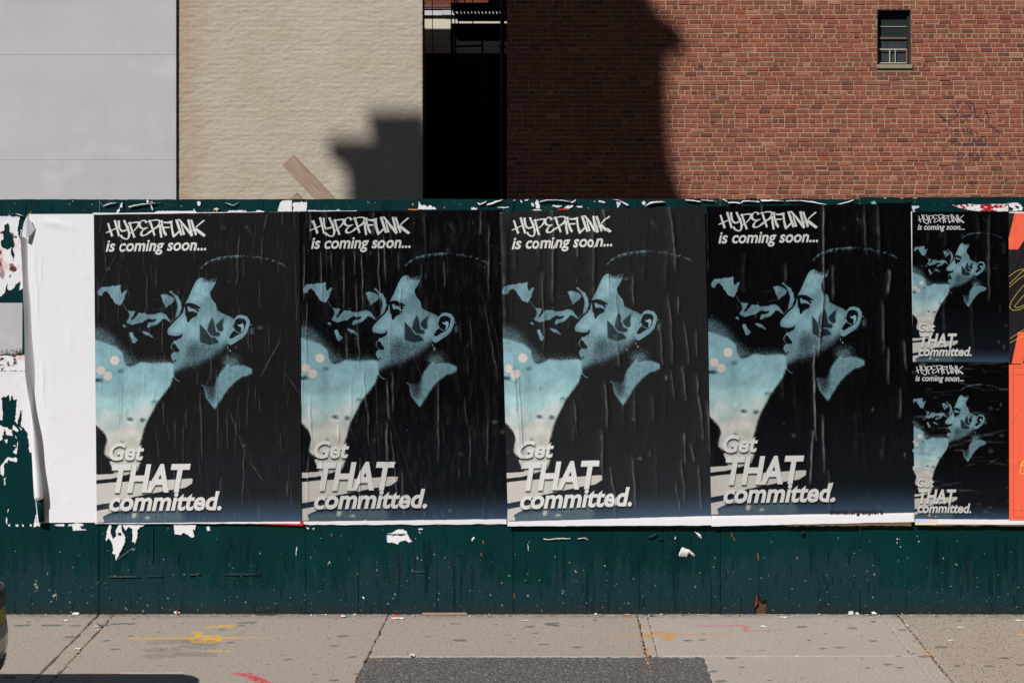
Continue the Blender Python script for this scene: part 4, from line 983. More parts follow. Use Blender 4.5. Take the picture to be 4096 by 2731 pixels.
    put(stroke(h_, w_, C([(1060,S2+140),(1090,S2+158),(1096,S2+215),(1110,S2+268),(1150,S2+322),(1188,S2+368)]), .4, 1.3)*.6, cy)
    put(grain(blur(poly([(1270,1440),(1400,1450),(1420,1530),(1290,1560)]), 18)*.5, 1.4, 3), cy)
    put(grain(blur(poly([(1460,180),(1480,190),(1540,290),(1510,260)]), 7)*.45, 1.4, 3), cy*.6)
    # printed fibre
    img[:] = img*(.94+.12*fbm(h_, w_, 200, 500, 71, 3)[..., None])
    # lettering
    tw = np.array(lin(216, 216, 214)); shd = np.array(lin(12, 12, 14))
    def words(s, x0, x1, base, top, shadow=True, off=.03, sp=1.0, she=.24):
        a0 = c(x0, base); a1 = c(x1, base); b0 = c(x0, top)
        mk = draw_text(h_, w_, s, a0[0], a1[0], a0[1], b0[1], shear=she, offset=off, spacing=sp)
        if shadow:
            sm = blur(np.maximum(np.roll(mk, (10, 2), (0, 1)), np.roll(mk, (5, 1), (0, 1))), 2); put(sm*.92, shd)
        put(mk, tw)
    Lz = lambda L: [(118.8+.4343*x, 95+.4343*y) for x, y in L]
    logo = [[(102,185),(138,172),(236,455),(190,482)],[(245,125),(292,108),(385,450),(345,480)],[(68,385),(150,345),(296,285),(300,305),(150,375),(80,400)],[(328,130),(380,118),(385,220),(400,290),(430,330),(470,335),(530,305),(540,335),(490,365),(430,372),(380,340),(345,270)],[(448,122),(500,113),(530,200),(585,270),(580,300),(612,400),(605,460),(580,515),(545,540),(500,542),(450,525),(400,480),(378,445),(428,430),(450,480),(500,512),(540,515),(555,480),(560,400),(545,340)],
     [(568,165),(610,150),(640,260),(722,490),(678,502),(620,340)],[(545,190),(620,165),(720,147),(800,145),(820,160),(800,220),(780,270),(740,310),(690,360),(680,335),(720,295),(750,250),(770,210),(772,180),(720,175),(630,190),(560,205)],[(600,385),(640,370),(640,395),(605,412)],
     [(985,155),(940,190),(930,160),(915,135),(890,130),(850,150),(832,210),(850,260),(900,290),(960,270),(1015,268),(960,300),(900,340),(875,380),(868,410),(880,430),(920,435),(980,400),(1035,345),(1085,330),(1085,365),(1030,405),(950,450),(880,468),(840,462),(818,430),(825,390),(860,340),(905,315),(860,310),(810,285),(790,250),(790,200),(815,150),(860,120),(900,108),(945,115),(970,135)],
     [(1010,118),(1050,105),(1085,200),(1162,440),(1125,462),(1080,340)],[(985,148),(1060,120),(1140,100),(1220,100),(1262,112),(1275,140),(1260,190),(1240,215),(1290,205),(1290,225),(1240,262),(1130,325),(1105,300),(1160,265),(1190,240),(1225,190),(1235,150),(1210,128),(1140,125),(1060,140),(990,160)],[(1240,225),(1285,200),(1290,330),(1312,485),(1270,505),(1240,350)],
     [(1270,130),(1310,108),(1330,250),(1370,350),(1415,430),(1378,467),(1330,400),(1300,290),(1285,200)],[(1310,110),(1340,150),(1420,150),(1530,122),(1500,180),(1470,190),(1340,182)],[(1295,262),(1390,258),(1500,258),(1445,290),(1300,295)],
     [(1485,140),(1530,122),(1530,200),(1545,330),(1578,430),(1665,345),(1690,375),(1570,490),(1545,495),(1520,440),(1500,330),(1485,200)],[(1588,108),(1640,98),(1680,210),(1752,435),(1708,458),(1650,300)],[(1705,195),(1730,200),(1810,425),(1762,447),(1735,330)],[(1640,98),(1690,90),(1850,270),(1920,360),(1935,400),(1985,450),(1940,478),(1880,400),(1760,240),(1670,130)],[(1852,108),(1905,95),(1925,200),(1985,450),(1940,478),(1905,330)],
     [(1920,115),(1960,100),(2010,250),(2068,425),(2030,457),(1980,330)],[(1925,350),(1990,320),(2030,320),(1960,352)],[(2060,280),(2030,270),(2110,190),(2205,112),(2228,115),(2235,130),(2120,220)],[(2020,290),(2060,285),(2262,440),(2215,480),(2090,390),(2020,325)]]
    mk = np.zeros((h_, w_), np.float32)
    for L in logo: mk = np.maximum(mk, poly(Lz(L)))
    put(mk, tw)
    words("is coming soon...", 150, 1104, 441, 338, False, .022)
    words("Get", 182, 516, S2+850, S2+690); words("THAT", 208, 960, S2+1152, S2+893, off=.035); words("committed.", 184, 1252, S2+1330, S2+1155)
    return img
art = poster_art()
im_p = make_image("poster_print", enc(art))

def paper_mat(name, im=None, color=None, rough=.5, spec=.35, fleck=.0, dark=1.0, fine=.25, crest_light=.6):
    m = M(name, rough, spec)
    if im is not None:
        t = m.n("TexImage", {"Vector": m.n("TexCoord").outputs["UV"]}, image=im, extension='EXTEND'); k = t.outputs[0]
        if dark != 1.0: k = m.mix(1.0, m.mix(1.0, k, (.0052, .0052, .0052), 'SUBTRACT'), (dark, dark, dark), 'MULTIPLY')
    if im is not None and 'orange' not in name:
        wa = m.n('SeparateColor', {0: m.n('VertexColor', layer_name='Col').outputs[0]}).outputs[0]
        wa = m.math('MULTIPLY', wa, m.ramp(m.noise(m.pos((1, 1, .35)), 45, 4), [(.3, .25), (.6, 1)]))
        k = m.mix(m.math('MULTIPLY', wa, crest_light), k, (.115, .115, .12), 'ADD')  # highlight on the crease crests, painted into the colour
    elif im is None: k = m.mix(m.noise(m.pos(), 5, 4), tuple(x*.97 for x in color), tuple(min(1, x*1.02) for x in color)); k = m.mix(m.math('MULTIPLY', m.ramp(m.noise(m.pos((1.4, 1, .6)), 3.5, 6, .7), [(.55, 0), (.8, 1)]), .16), k, tuple(x*.7 for x in color)); k = m.mix(m.ramp(m.n('TexVoronoi', {'Vector': m.pos(), 'Scale': 9}).outputs['Distance'], [(.008, .8), (.016, 0)]), k, (.18, .16, .16))
    if fleck:
        v = m.ramp(m.n("TexVoronoi", {"Vector": m.pos((1, 1, .7)), "Scale": 26}).outputs["Distance"], [(.03, 1), (.07, 0)])
        g = m.ramp(m.noise(m.pos(), 9, 3), [(.5, 0), (.62, 1)]); k = m.mix(m.math('MULTIPLY', m.math('MULTIPLY', v, g), fleck), k, (.55, .58, .6))
        dst = m.ramp(m.noise(m.pos((2.2, 1, .5)), 14, 5, .7), [(.5, 0), (.8, 1)]); k = m.mix(m.math('MULTIPLY', dst, fleck*.16), k, lin(130, 126, 128))
    m.base(k)
    m.bump(m.math('ADD', m.noise(m.pos(), 150, 4), m.math('MULTIPLY', m.noise(m.pos((1, 1, .3)), 30, 4), 1.5)), fine, .0025)
    return m.m

def creases(nx, nz, wd, ht, n, amp, width, seed, long=.35, extra=(), horiz=False):
    """relief (metres, positive = towards the viewer) of pasted-paper wrinkles"""
    r = np.random.RandomState(seed)
    X = np.linspace(0, wd, nx); h = np.zeros((nz, nx), np.float32); Zs = np.linspace(0, ht, nz)   # Z measured downwards
    def ridge(x0, z0, z1, a, wi, wander, lean=0.0):
        k = (Zs >= z0) & (Zs <= z1)
        if k.sum() < 3: return
        z = Zs[k]; t = (z-z0)/(z1-z0)
        kn = max(3, int((z1-z0)/.06)+2); pts = (np.cumsum(r.randn(kn))*.6+r.randn(kn)*.45)*wander; xc = x0+np.interp(t, np.linspace(0, 1, kn), pts)+lean*(z-z0)
        am = a*np.sin(np.pi*np.clip(t, .02, .98))**.55*(.85+.3*np.interp(t, np.linspace(0, 1, kn), r.rand(kn)))
        d = X[None]-xc[:, None]
        sd = np.where(d < 0, wi*1.15, wi*.75)
        h[k] += am[:, None]*np.exp(-(np.abs(d)/sd)**1.5)
    for i in range(n):
        L = ht*(.05+long*r.rand()**1.8); z0 = r.rand()*(ht+L)-L*.8; s = r.rand()**2
        ridge(r.rand()*wd, max(0, z0), min(ht, z0+L), amp*(.35+1.0*s), width*(.7+1.0*s), .0035, r.randn()*.05 if r.rand() < .7 else r.randn()*.3)
    for e in extra: ridge(*e)
    xx = np.linspace(0, wd, nx); pk = r.rand(8)
    for zf_ in pk[:5]*ht:       # shallow cross folds and bubbles
        zc = zf_+np.interp(xx, np.linspace(0, wd, 9), r.randn(9))*.006; h += min(amp, .0015)*.28*np.exp(-((Zs[:, None]-zc[None])/.006)**2)*np.interp(xx, np.linspace(0, wd, 7), r.rand(7))[None]
    for q in range(16): h += amp*(.5+r.rand())*np.exp(-(((X-r.rand()*wd)/(.006+.012*r.rand()))**2+((Zs[:, None]-r.rand()*ht)/(.006+.015*r.rand()))**2))
    return h
def sheet(name, quad, Y, relief, mat, nx, nz, parent=None, edge=0.0, Yr=None, art_uv=(0, 1, 0, 1)):
    TL, TR, BR, BL = [np.array(q, float) for q in quad]
    u = np.linspace(0, 1, nx)[None, :, None]; v = np.linspace(0, 1, nz)[:, None, None]
    px = (TL*(1-u)+TR*u)*(1-v)+(BL*(1-u)+BR*u)*v
    r = np.random.RandomState(int(abs(TL[0])*7) % 9999)
    Yb = Y if Yr is None else Y+(Yr-Y)*u[..., 0]
    Yv = -(Yb+relief)
    K = S*(D+(Yb*0-np.asarray(Yb)))/D
    Xw = (px[..., 0]-CX)*K; Zw = H+(CY-px[..., 1])*K
    if edge:
        Zw[0] += (np.interp(np.linspace(0, 1, nx), np.linspace(0, 1, 30), r.randn(30)))*edge; Zw[-1] += (np.interp(np.linspace(0, 1, nx), np.linspace(0, 1, 30), r.randn(30)))*edge
    V = np.stack([Xw, Yv*np.ones_like(Xw), Zw], -1)[::-1].reshape(-1, 3)
    uu, vv = np.meshgrid(np.linspace(art_uv[0], art_uv[1], nx), np.linspace(art_uv[2], art_uv[3], nz))
    rel_ = np.asarray(relief)*np.ones(Xw.shape); crest_mask = rel_*0
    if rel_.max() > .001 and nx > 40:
        hp = rel_-blur(rel_.astype(np.float32), 3); crest_mask = np.clip(hp/max(1e-6, np.percentile(hp, 99.3)), 0, 1)**1.2*np.clip(rel_/np.percentile(rel_, 90), 0, 1)  # crest mask for the painted ridge highlights
    o = mobj(name, V, gridfaces(nx, nz), mat, parent, smooth=True, col=np.repeat(crest_mask[::-1].reshape(-1, 1), 3, 1), uv=np.stack([uu+(rel_[::-1]*1.1*(1 if nx > 40 else 0)), vv+rel_[::-1]*.25*(1 if nx > 40 else 0)], -1).reshape(-1, 2))
    return o
MAT_P = [paper_mat("poster_paper_matte", im_p, rough=.38, spec=.34, fleck=.15, dark=1.0, fine=.35, crest_light=.42),
         paper_mat("poster_paper_glossy", im_p, rough=.31, spec=.36, fleck=.4, dark=.80, fine=.35, crest_light=.75),
         paper_mat("poster_paper_heavy", im_p, rough=.46, spec=.42, fleck=.12, dark=1.0, fine=.5, crest_light=.6),
         paper_mat("poster_paper_tented", im_p, rough=.32, spec=.34, fleck=.1, dark=.82, fine=.5, crest_light=.95),
         paper_mat("poster_paper_small", im_p, rough=.34, spec=.28, fleck=.05, dark=.76, crest_light=.4)]
WHITE = paper_mat("white_paper", None, (.88, .88, .91), .7, .25, fine=.2)
_o = WHITE.node_tree; _tr = _o.nodes.new("ShaderNodeBsdfTranslucent"); _tr.inputs[0].default_value = (.85, .85, .9, 1); _mx = _o.nodes.new("ShaderNodeMixShader"); _mx.inputs[0].default_value = .10
_o.links.new(_o.nodes["Principled BSDF"].outputs[0], _mx.inputs[1]); _o.links.new(_tr.outputs[0], _mx.inputs[2]); _o.links.new(_mx.outputs[0], _o.nodes["Material Output"].inputs[0])
WHITE2 = paper_mat("white_paper_wrinkled", None, (.76, .76, .79), .7, .25, fine=.5)
CARD = plain("paper_stack_edge", lin(120, 96, 74), .95, .1, .35, 120, .3)
EXEMPT = None
def wad(x0, x1, y0, y1, Ya, Yb, label):
    """thick stack of old posters glued to the sheets; its face slopes from Ya to Yb"""
    a, b_ = P(x0, y1), P(x1, y0); v = []; i = 0
    n = 40; r = random.Random(int(x0)); v = []; f = []
    for k in range(n+1):
        t = k/n; x = a[0]+(b_[0]-a[0])*t; yy = Ya+(Yb-Ya)*t; zb_ = a[2]+r.uniform(-.0035, .0035)
        v += [(x, -.0075, zb_+.002), (x, -yy, zb_), (x, -yy, b_[2]), (x, -.0075, b_[2])]
    for k in range(n):
        for j in range(3): f.append((4*k+j, 4*k+j+1, 4*k+5+j, 4*k+4+j)[::-1])
    f += [(0, 1, 2, 3), (4*n+3, 4*n+2, 4*n+1, 4*n)]
    return tag(mobj("poster_wad", v, f, CARD), label, "poster stack", "layers of old posters under the new ones")
wad(392, 1190, 866, 2092, .0075, .0145, "thin brown-edged stack of old paper behind the leftmost dark poster")
wad(1212, 1990, 860, 2097, .0070, .0075, "thin stack of old paper behind the second dark poster from left")
wad(2036, 2812, 865, 2098, .031, .035, "thick stack of old posters behind the third large dark poster")
wad(2850, 3640, 850, 2097, .036, .039, "thick stack of old posters behind the large poster with the folded ridge")
wad(3662, 5000, 862, 2096, .041, .041, "thick stack of old posters behind the small and orange posters")
def white(quad, Y, Yr, name, label, mat=WHITE, amp=.0016, seed=1, nx=180, nz=160, edge=.0008, n=18):
    wd = (quad[1][0]-quad[0][0])*S; ht = (quad[3][1]-quad[0][1])*S
    rl = creases(nx, nz, wd, ht, n, amp, .012, seed)
    if nz > 20: rl = rl*np.clip((np.linspace(0, 1, nz)[:, None]-.965)/.02, 0, 1)-.0035*np.clip((.975-np.linspace(0, 1, nz)[:, None])/.01, 0, 1)
    return tag(sheet(name, quad, Y, rl, mat, nx, nz, edge=edge, Yr=Yr), label, "blank paper", "white sheets showing round the posters")
white([(372,852),(1190,848),(1200,2093),(380,2094)], .0115, .0185, "white_underlayer", "white sheet showing as a thin line below the leftmost dark poster", seed=2)
white([(1214,850),(1990,845),(2026,2096),(1214,2098)], .0108, .0115, "white_underlayer", "crumpled white sheet edge under the second dark poster from left", WHITE2, .003, 3, edge=.0022)
tag(sheet("red_strip", [(905,2084),(1209,2081),(1211,2101),(907,2091)], .0112, 0.0*np.zeros((4, 30)), paper_mat("red_paper", None, lin(226, 38, 48), .6), 30, 4, Yr=.0172), "narrow bright red paper strip under the leftmost dark poster", "paper strip")
w3 = white([(2036,856),(2812,838),(2846,2100),(2030,2103)], .0355, .0395, "white_underlayer", "white sheet whose bottom band shows under the third large poster", seed=4, amp=.003, nx=220)
w4 = white([(2838,842),(3634,834),(3658,2086),(2846,2104)], .0405, .0435, "white_underlayer", "white sheet with cut-off web address showing under the fourth large poster", seed=5, amp=.003, nx=220)
white([(3662,2050),(5000,2050),(5000,2099),(3662,2096)], .0430, .0430, "white_underlayer", "white band below the small dark poster and the orange one", seed=6, nx=120, nz=8)
tag(sheet("yellow_strip", [(3660,2080),(3746,2080),(3746,2098),(3660,2098)], .0428, np.zeros((3, 10)), paper_mat("yellow_paper", None, lin(236, 224, 30), .6), 10, 3), "tiny yellow paper edge below the lower small dark poster", "paper strip")
tag(sheet("pink_strip", [(3704,2060),(3748,2062),(3748,2090),(3704,2090)], .0442, np.zeros((3, 10)), paper_mat("pink_paper", None, lin(226, 208, 208), .6), 10, 3), "pale pink paper scrap in the white band below the small posters", "paper strip")
tag(sheet("blue_strip", [(3662,2060),(3703,2064),(3703,2090),(3662,2092)], .0440, np.zeros((3, 10)), paper_mat("pale_blue_paper", None, lin(205, 210, 232), .6), 10, 3), "pale blue paper scrap right of the fourth large poster's white band", "paper strip")
# cut-off web address on the white sheet
v_, t_ = text_tris("themai.org/explore", 0, .02); sx = (3531-3316)*S*.997/(v_[:, 0].max()-v_[:, 0].min())
bx_, _, bz_ = P(3316, 2054, -.039); V_ = [(bx_+(x-v_[:, 0].min())*sx, -.0466, bz_+y*sx*1.02) for x, y in v_]
mobj("lettering", V_, [tuple(int(q) for q in t) for t in t_], plain("black_ink", (.012, .012, .012), .6), w4)

# the six dark posters
def dposter(quad, Y, Yr, mat, label, nx, nz, rel, cat="poster", uvr=(0, 1, 0, 1)):
    return tag(sheet("portrait_poster", quad, Y, rel, mat, nx, nz, edge=.0005, Yr=Yr, art_uv=uvr), label, cat, "dark portrait posters pasted on the fence")
W_, T_ = 820*S, 1228*S
pz = lambda x, x0, x1: (x-x0)/(x1-x0)*W_
q1 = [(375,859),(1198,847),(1206,2084),(387,2091)]
zx = lambda x: (x-40)/1955*W_; zy = lambda y: (y-80)/2930*T_
ex = [(zx(620+0),zy(240),zy(520),.0016,.005,.002,0),(zx(75),zy(650),zy(1100),.002,.006,.002,0),(zx(150),zy(480),zy(650),.002,.006,.003,0),(zx(545),zy(640),zy(1020),.0022,.007,.003,0),(zx(690),zy(980),zy(1420),.0026,.008,.003,-.02),(zx(1410),zy(300),zy(780),.0028,.008,.008,0),(zx(1160),zy(1010),zy(1500),.002,.006,.003,0),(zx(1185),zy(1568),zy(2350),.0028,.006,.004,.01),(zx(1040),zy(1780),zy(2440),.003,.008,.004,.01),(zx(1300),zy(1950),zy(2330),.002,.006,.003,0),(zx(1500),zy(1680),zy(2130),.002,.006,.003,-.05),(zx(690),zy(1860),zy(2100),.0026,.008,.003,0),(zx(905),zy(1930),zy(2150),.002,.006,.003,0),(zx(1460),zy(2300),zy(2900),.0024,.007,.004,-.06),(zx(1870),zy(2620),zy(2780),.003,.009,.002,-.03),(zx(1955),zy(450),zy(1250),.001,.004,.001,0),(zx(440),zy(2880),zy(2990),.003,.008,.002,.0),(zx(500),zy(1568),zy(1800),.002,.006,.003,0),(zx(300),zy(1620),zy(2000),.002,.006,.003,-.03)]
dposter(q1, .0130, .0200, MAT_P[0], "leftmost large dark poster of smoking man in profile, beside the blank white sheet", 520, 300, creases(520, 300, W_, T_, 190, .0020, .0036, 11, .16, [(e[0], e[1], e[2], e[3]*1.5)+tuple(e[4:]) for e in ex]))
q2 = [(1197,847),(2011,839),(2030,2074),(1206,2084)]
zy2 = lambda y: (y-55)/2935*T_; e2 = []
for x, a, b_, h_, w__ , le in [(90,380,900,.004,.008,0),(110,900,1568,.005,.009,.02),(250,430,900,.005,.008,.03),(470,480,1000,.004,.009,0),(340,440,600,.004,.007,.03),(565,430,680,.004,.007,0),(575,700,1400,.004,.008,.02),(640,450,1000,.005,.009,0),(800,280,1000,.006,.008,.04),(860,280,720,.005,.008,.03),(990,450,640,.003,.007,0),(1000,740,1100,.004,.008,.0),(900,1150,1568,.004,.008,.02),(480,1200,1500,.004,.008,.02),(590,1200,1568,.005,.008,.02),(1860,180,900,.005,.012,.0),(1425,530,800,.004,.008,.03),(1210,560,800,.003,.009,0),(640,1568,1950,.006,.009,.05),(680,1850,2280,.005,.009,.04),(860,1650,2060,.008,.012,.02),(870,2050,2460,.010,.018,0),(890,2080,2900,.005,.009,.09),(130,1800,2300,.006,.009,.02),(1360,1600,2450,.006,.018,-.01),(1660,2080,2600,.003,.012,0),(1820,1960,2500,.003,.012,0),(920,1568,1980,.005,.012,0),(60,1568,1900,.004,.008,0),(400,2080,2250,.006,.007,0),(600,2400,2900,.005,.008,.02),(1000,2500,2950,.004,.008,.03),(140,40,350,.007,.018,0),(300,60,300,.004,.01,0),(760,40,300,.005,.02,0),(1240,60,500,.003,.02,0),(1780,60,300,.004,.01,0),(530,1600,2000,.004,.008,.0),(110,2350,2900,.004,.008,0),(240,2400,2700,.004,.008,0)]:
    e2.append((zx(x), zy2(a), min(zy2(b_), T_), h_*1.2, w__*.85, .0035, le))
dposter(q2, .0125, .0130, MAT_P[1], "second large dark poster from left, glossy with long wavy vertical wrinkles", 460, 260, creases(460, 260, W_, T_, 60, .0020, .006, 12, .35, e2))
q3 = [(1998,849),(2819,825),(2847,2061),(2032,2085)]
e3 = []
for x, a, b_, h_, w__, le in [(60,60,1300,.012,.045,.0),(120,1400,2500,.012,.032,.05),(180,1568,2400,.006,.010,.05),(560,60,950,.010,.022,-.03),(430,650,1400,.007,.018,-.04),(780,350,520,.006,.015,0),(950,50,950,.008,.025,-.04),(1040,60,300,.007,.02,0),(1660,60,700,.010,.025,.05),(1300,680,1000,.006,.015,0),(1120,850,1200,.007,.014,.05),(1060,640,900,.004,.01,.02),(1620,900,1568,.008,.02,.05),(1540,1180,1568,.007,.016,.06),(1780,1150,1568,.006,.014,.05),(1890,1230,1500,.005,.014,-.02),(1720,900,1100,.005,.014,0),(1010,1700,2150,.010,.018,-.03),(960,2150,2600,.010,.022,.02),(1030,2500,3000,.008,.014,.10),(1250,2400,3000,.006,.015,.05),(1640,1600,1900,.006,.014,.1),(1740,1568,1900,.008,.02,.1),(1880,1640,2300,.009,.02,.08),(1980,1900,2450,.008,.016,.04),(1760,2200,2500,.010,.014,-.03),(1800,2300,2480,.008,.012,.2),(1720,2450,2900,.006,.016,.06),(1890,2500,2950,.007,.016,.03),(1660,2650,3000,.005,.014,.08),(700,1850,2200,.006,.014,.09),(1270,1700,2200,.004,.02,0),(1130,1250,1568,.008,.02,.06)]:
    e3.append((zx(x), zy2(a), min(zy2(b_), T_), h_*1.15, w__*.7, .0045, le))
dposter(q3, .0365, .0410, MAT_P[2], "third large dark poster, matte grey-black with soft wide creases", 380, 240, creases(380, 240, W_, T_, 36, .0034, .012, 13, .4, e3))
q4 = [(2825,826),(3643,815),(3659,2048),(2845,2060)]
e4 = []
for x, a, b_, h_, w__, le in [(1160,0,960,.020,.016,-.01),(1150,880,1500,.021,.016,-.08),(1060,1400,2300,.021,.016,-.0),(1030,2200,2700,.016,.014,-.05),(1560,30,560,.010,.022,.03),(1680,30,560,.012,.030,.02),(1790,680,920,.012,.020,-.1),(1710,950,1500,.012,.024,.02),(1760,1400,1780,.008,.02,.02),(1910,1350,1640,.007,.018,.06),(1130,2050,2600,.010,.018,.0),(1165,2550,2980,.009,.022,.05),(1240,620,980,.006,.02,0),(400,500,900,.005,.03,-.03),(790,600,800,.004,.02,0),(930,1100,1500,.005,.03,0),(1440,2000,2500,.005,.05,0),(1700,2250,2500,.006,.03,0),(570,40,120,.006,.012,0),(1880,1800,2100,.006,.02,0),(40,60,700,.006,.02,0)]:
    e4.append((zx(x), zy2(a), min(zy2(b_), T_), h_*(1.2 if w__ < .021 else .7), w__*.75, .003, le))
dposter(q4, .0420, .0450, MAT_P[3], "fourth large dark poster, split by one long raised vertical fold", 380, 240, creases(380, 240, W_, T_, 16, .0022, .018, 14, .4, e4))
q5 = [(3648,847),(4034,847),(4037,1447),(3650.5,1447)]; q6 = [(3646,1448),(4036,1450),(4037,2076),(3654,2074)]
w5, h5 = 386*S, 600*S
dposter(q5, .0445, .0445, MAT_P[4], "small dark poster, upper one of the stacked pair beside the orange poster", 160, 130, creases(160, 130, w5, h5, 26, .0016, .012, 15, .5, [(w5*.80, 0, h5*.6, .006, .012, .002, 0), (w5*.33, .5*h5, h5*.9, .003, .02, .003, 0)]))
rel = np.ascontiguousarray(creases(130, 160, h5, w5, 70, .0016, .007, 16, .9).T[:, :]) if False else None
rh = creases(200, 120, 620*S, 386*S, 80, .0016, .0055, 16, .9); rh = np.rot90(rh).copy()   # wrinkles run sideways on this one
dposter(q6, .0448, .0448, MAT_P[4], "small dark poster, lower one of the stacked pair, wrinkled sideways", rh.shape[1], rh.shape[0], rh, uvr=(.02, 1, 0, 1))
# blank sheet with its left edge peeling off
def blank():
    nx, nz = 260, 190; TL, TR, BR, BL = (122,857),(376,855),(387,2091),(196,2089)
    u0 = np.linspace(0, 1, nx); v = np.linspace(0, 1, nz); U, Vv = np.meshgrid(u0, v)
    yl = 0
    yy_ = 857+Vv*1233
    left = np.interp(yy_, [857,866,900,945,1108,1250,1483,1749,1988,2090], [112,108,97,89,96,103,111,129,145,153])
    rad = np.interp(yy_, [857,880,940,1000,1250,1500,1750,1985,2004], [2,5,9,9,10,13,15,16,8])*(1+.12*np.sin(Vv*23)*np.sin(Vv*9))
    xc = left+rad; ub = .22; right = 376+11*Vv
    s_ = np.clip((ub-U)/ub, 0, 1); phi = np.radians(-90-s_*np.interp(yy_, [857,1250,1750,2090], [200,215,250,265]))
    px = np.where(U >= ub, xc+(right-xc)*np.clip((U-ub)/(1-ub), 0, 1), xc+rad*np.cos(phi)); py = yy_+(-1)*U
    rel = creases(nx, nz, .38, 1.82, 14, .0012, .012, 31, .4, [(.14, .25, .42, .0025, .008, .003, .03), (.11, .20, .65, .003, .010, .004, .02), (.12, .85, 1.15, .003, .012, .002, .03)])
    base = .0105+rel*np.clip((U-ub)/.1, 0, 1)
    base += .006*np.exp(-((Vv-.022-.03*np.clip((U-.3)/.5, 0, 1)**2)/.012)**2)*np.clip((U-.35)/.2, 0, 1)*np.clip((.8-U)/.3, 0, 1)
    out = base+np.where(U < ub, rad*S*1.5*(1+np.sin(phi)), 0)
    b_ = np.clip((yy_-1480)/330, 0, 1); b_ = b_*b_*(3-2*b_); sf = s_
    pxl = xc+rad-2*rad*sf-1.5*np.sin(sf*3.14)*(1-sf); lift = base+rad*S*2.9*sf**1.15
    px = np.where(U < ub, pxl*(1-b_)+px*b_, px); px = np.where(U >= ub, px+rad*(1-b_)*(1-np.clip((U-ub)/(1-ub), 0, 1)), px)
    out = np.where(U < ub, lift*(1-b_)+out*b_, out)
    K = S*(D-.012)/D; X = (px-CX)*K; Z = H+(CY-py)*K; Yv = -out
    V = np.stack([X, Yv, Z], -1)[::-1].reshape(-1, 3)
    o = mobj("blank_poster", V, gridfaces(nx, nz), WHITE, None, smooth=True)
    return tag(o, "blank white poster whose left edge has peeled and rolled forward", "blank poster")
blank()
# dog-ear and green lump at the foot of the roll
a, b_, c_ = P(107,858,-.03), P(142,916,-.055), P(108,952,-.03); m1 = P(112,866,-.05); m2 = P(107,905,-.062)
o = mobj("folded_corner", [P(109,862,-.045), P(142,916,-.0150), P(106,955,-.048), P(88,945,-.050), P(95,892,-.052), P(124,886,-.032), P(125,937,-.030)], [(0,4,2),(4,3,2),(0,2,6),(0,6,5),(5,6,1)], WHITE); tag(o, "folded triangle corner on top of the rolled white sheet edge", "paper fold")
mb = MB(); mb.tube([P(159,1990,-.044), P(162,2030,-.042), P(167,2086,-.038)], [.021, .0205, .0175], 14); tag(mb.build("green_paper_end", MAT_F, smooth=True), "dark green painted tip of the rolled paper at its foot", "paper roll end")

# orange and black posters at the right edge
def orange_art(lower):
    w_, h_ = 560, 740; im = np.zeros((h_, w_, 3), np.float32)
    f = w_/460.; org = np.array(lin(242, 104, 74)); blk = np.array(lin(28, 24, 28)); yl = np.array(lin(222, 200, 84))
    def put(mk, col): im[:] = im*(1-mk[..., None])+col*mk[..., None]
    if not lower:
        im[:] = blk; c = lambda L: [((x-4034)*f, (y-850)*h_/606) for x, y in L]
        for L in [[(4059,850),(4165,850),(4072,995),(4034,995),(4034,951)], [(4071,1325),(4113,1325),(4088,1460),(4042,1460)], [(4113,1325),(4160,1325),(4140,1460),(4095,1460)], [(4300,850),(4380,850),(4330,1100),(4250,1100)], [(4200,1200),(4494,1200),(4494,1330),(4180,1330)]]: put(fillpoly(h_, w_, c(L)), org)
        for L in [[(4034,1103),(4062,1082),(4085,1074),(4130,1078),(4200,1110)], [(4037,1132),(4070,1100),(4100,1072)], [(4037,1145),(4070,1115),(4110,1090)], [(4110,1120),(4070,1165),(4045,1200),(4036,1225),(4048,1238),(4075,1236),(4110,1215),(4200,1120)], [(4110,1160),(4070,1205),(4056,1222),(4066,1229),(4100,1215)], [(4037,1351),(4110,1305)], [(4037,1368),(4110,1330),(4220,1260)]]: put(stroke(h_, w_, c(L), .5, 1), yl)
    else:
        im[:] = org; c = lambda L: [((x-4034)*f, (y-1456)*h_/624) for x, y in L]
        put(fillpoly(h_, w_, c([(4034,1420),(4042,1420),(4034,1462)])), blk)
        for L in [[(4051,1472),(4051,2067)], [(4051,1472),(4480,1472)], [(4051,1500),(4480,1500)], [(4051,2040),(4480,2040)], [(4051,2067),(4480,2067)]]: put(stroke(h_, w_, c(L), .3, 1), np.array(lin(96, 36, 32)))
        for L in [[(4110,1840),(4088,1850),(4080,1870),(4078,1890),(4092,1895),(4140,1860),(4200,1800)], [(4092,1840),(4080,1862),(4098,1858),(4160,1820)]]: put(stroke(h_, w_, c(L), 1.2, 1), yl)
    im *= (.95+.1*fbm(h_, w_, 90, 60, 5)[..., None])
    return im
for lo, q, lab in ((0, [(4034,853),(4494,850),(4494,1458),(4037,1458)], "black poster with orange bars and thin yellow loops at the right edge"), (1, [(4036,1454),(4494,1454),(4494,2081),(4037,2080)], "orange poster with thin ruled border at the right edge")):
    im = make_image("orange_print_%d" % lo, enc(orange_art(lo))); mt = paper_mat("orange_poster_paper_%d" % lo, im, rough=.6, spec=.25, fine=.35)
    tag(sheet("orange_poster", q, .0455, creases(180, 200, 460*S, 610*S, 60, .002, .010, 51+lo, .3), mt, 180, 200, edge=.0005), lab, "poster", "orange and black posters at the right edge")
tag(sheet("white_underlayer", [(4036,848),(4494,846),(4494,900),(4036,900)], .044, np.zeros((3, 20)), WHITE, 20, 3), "thin white edge just above the orange and black poster", "blank paper", "white sheets showing round the posters")
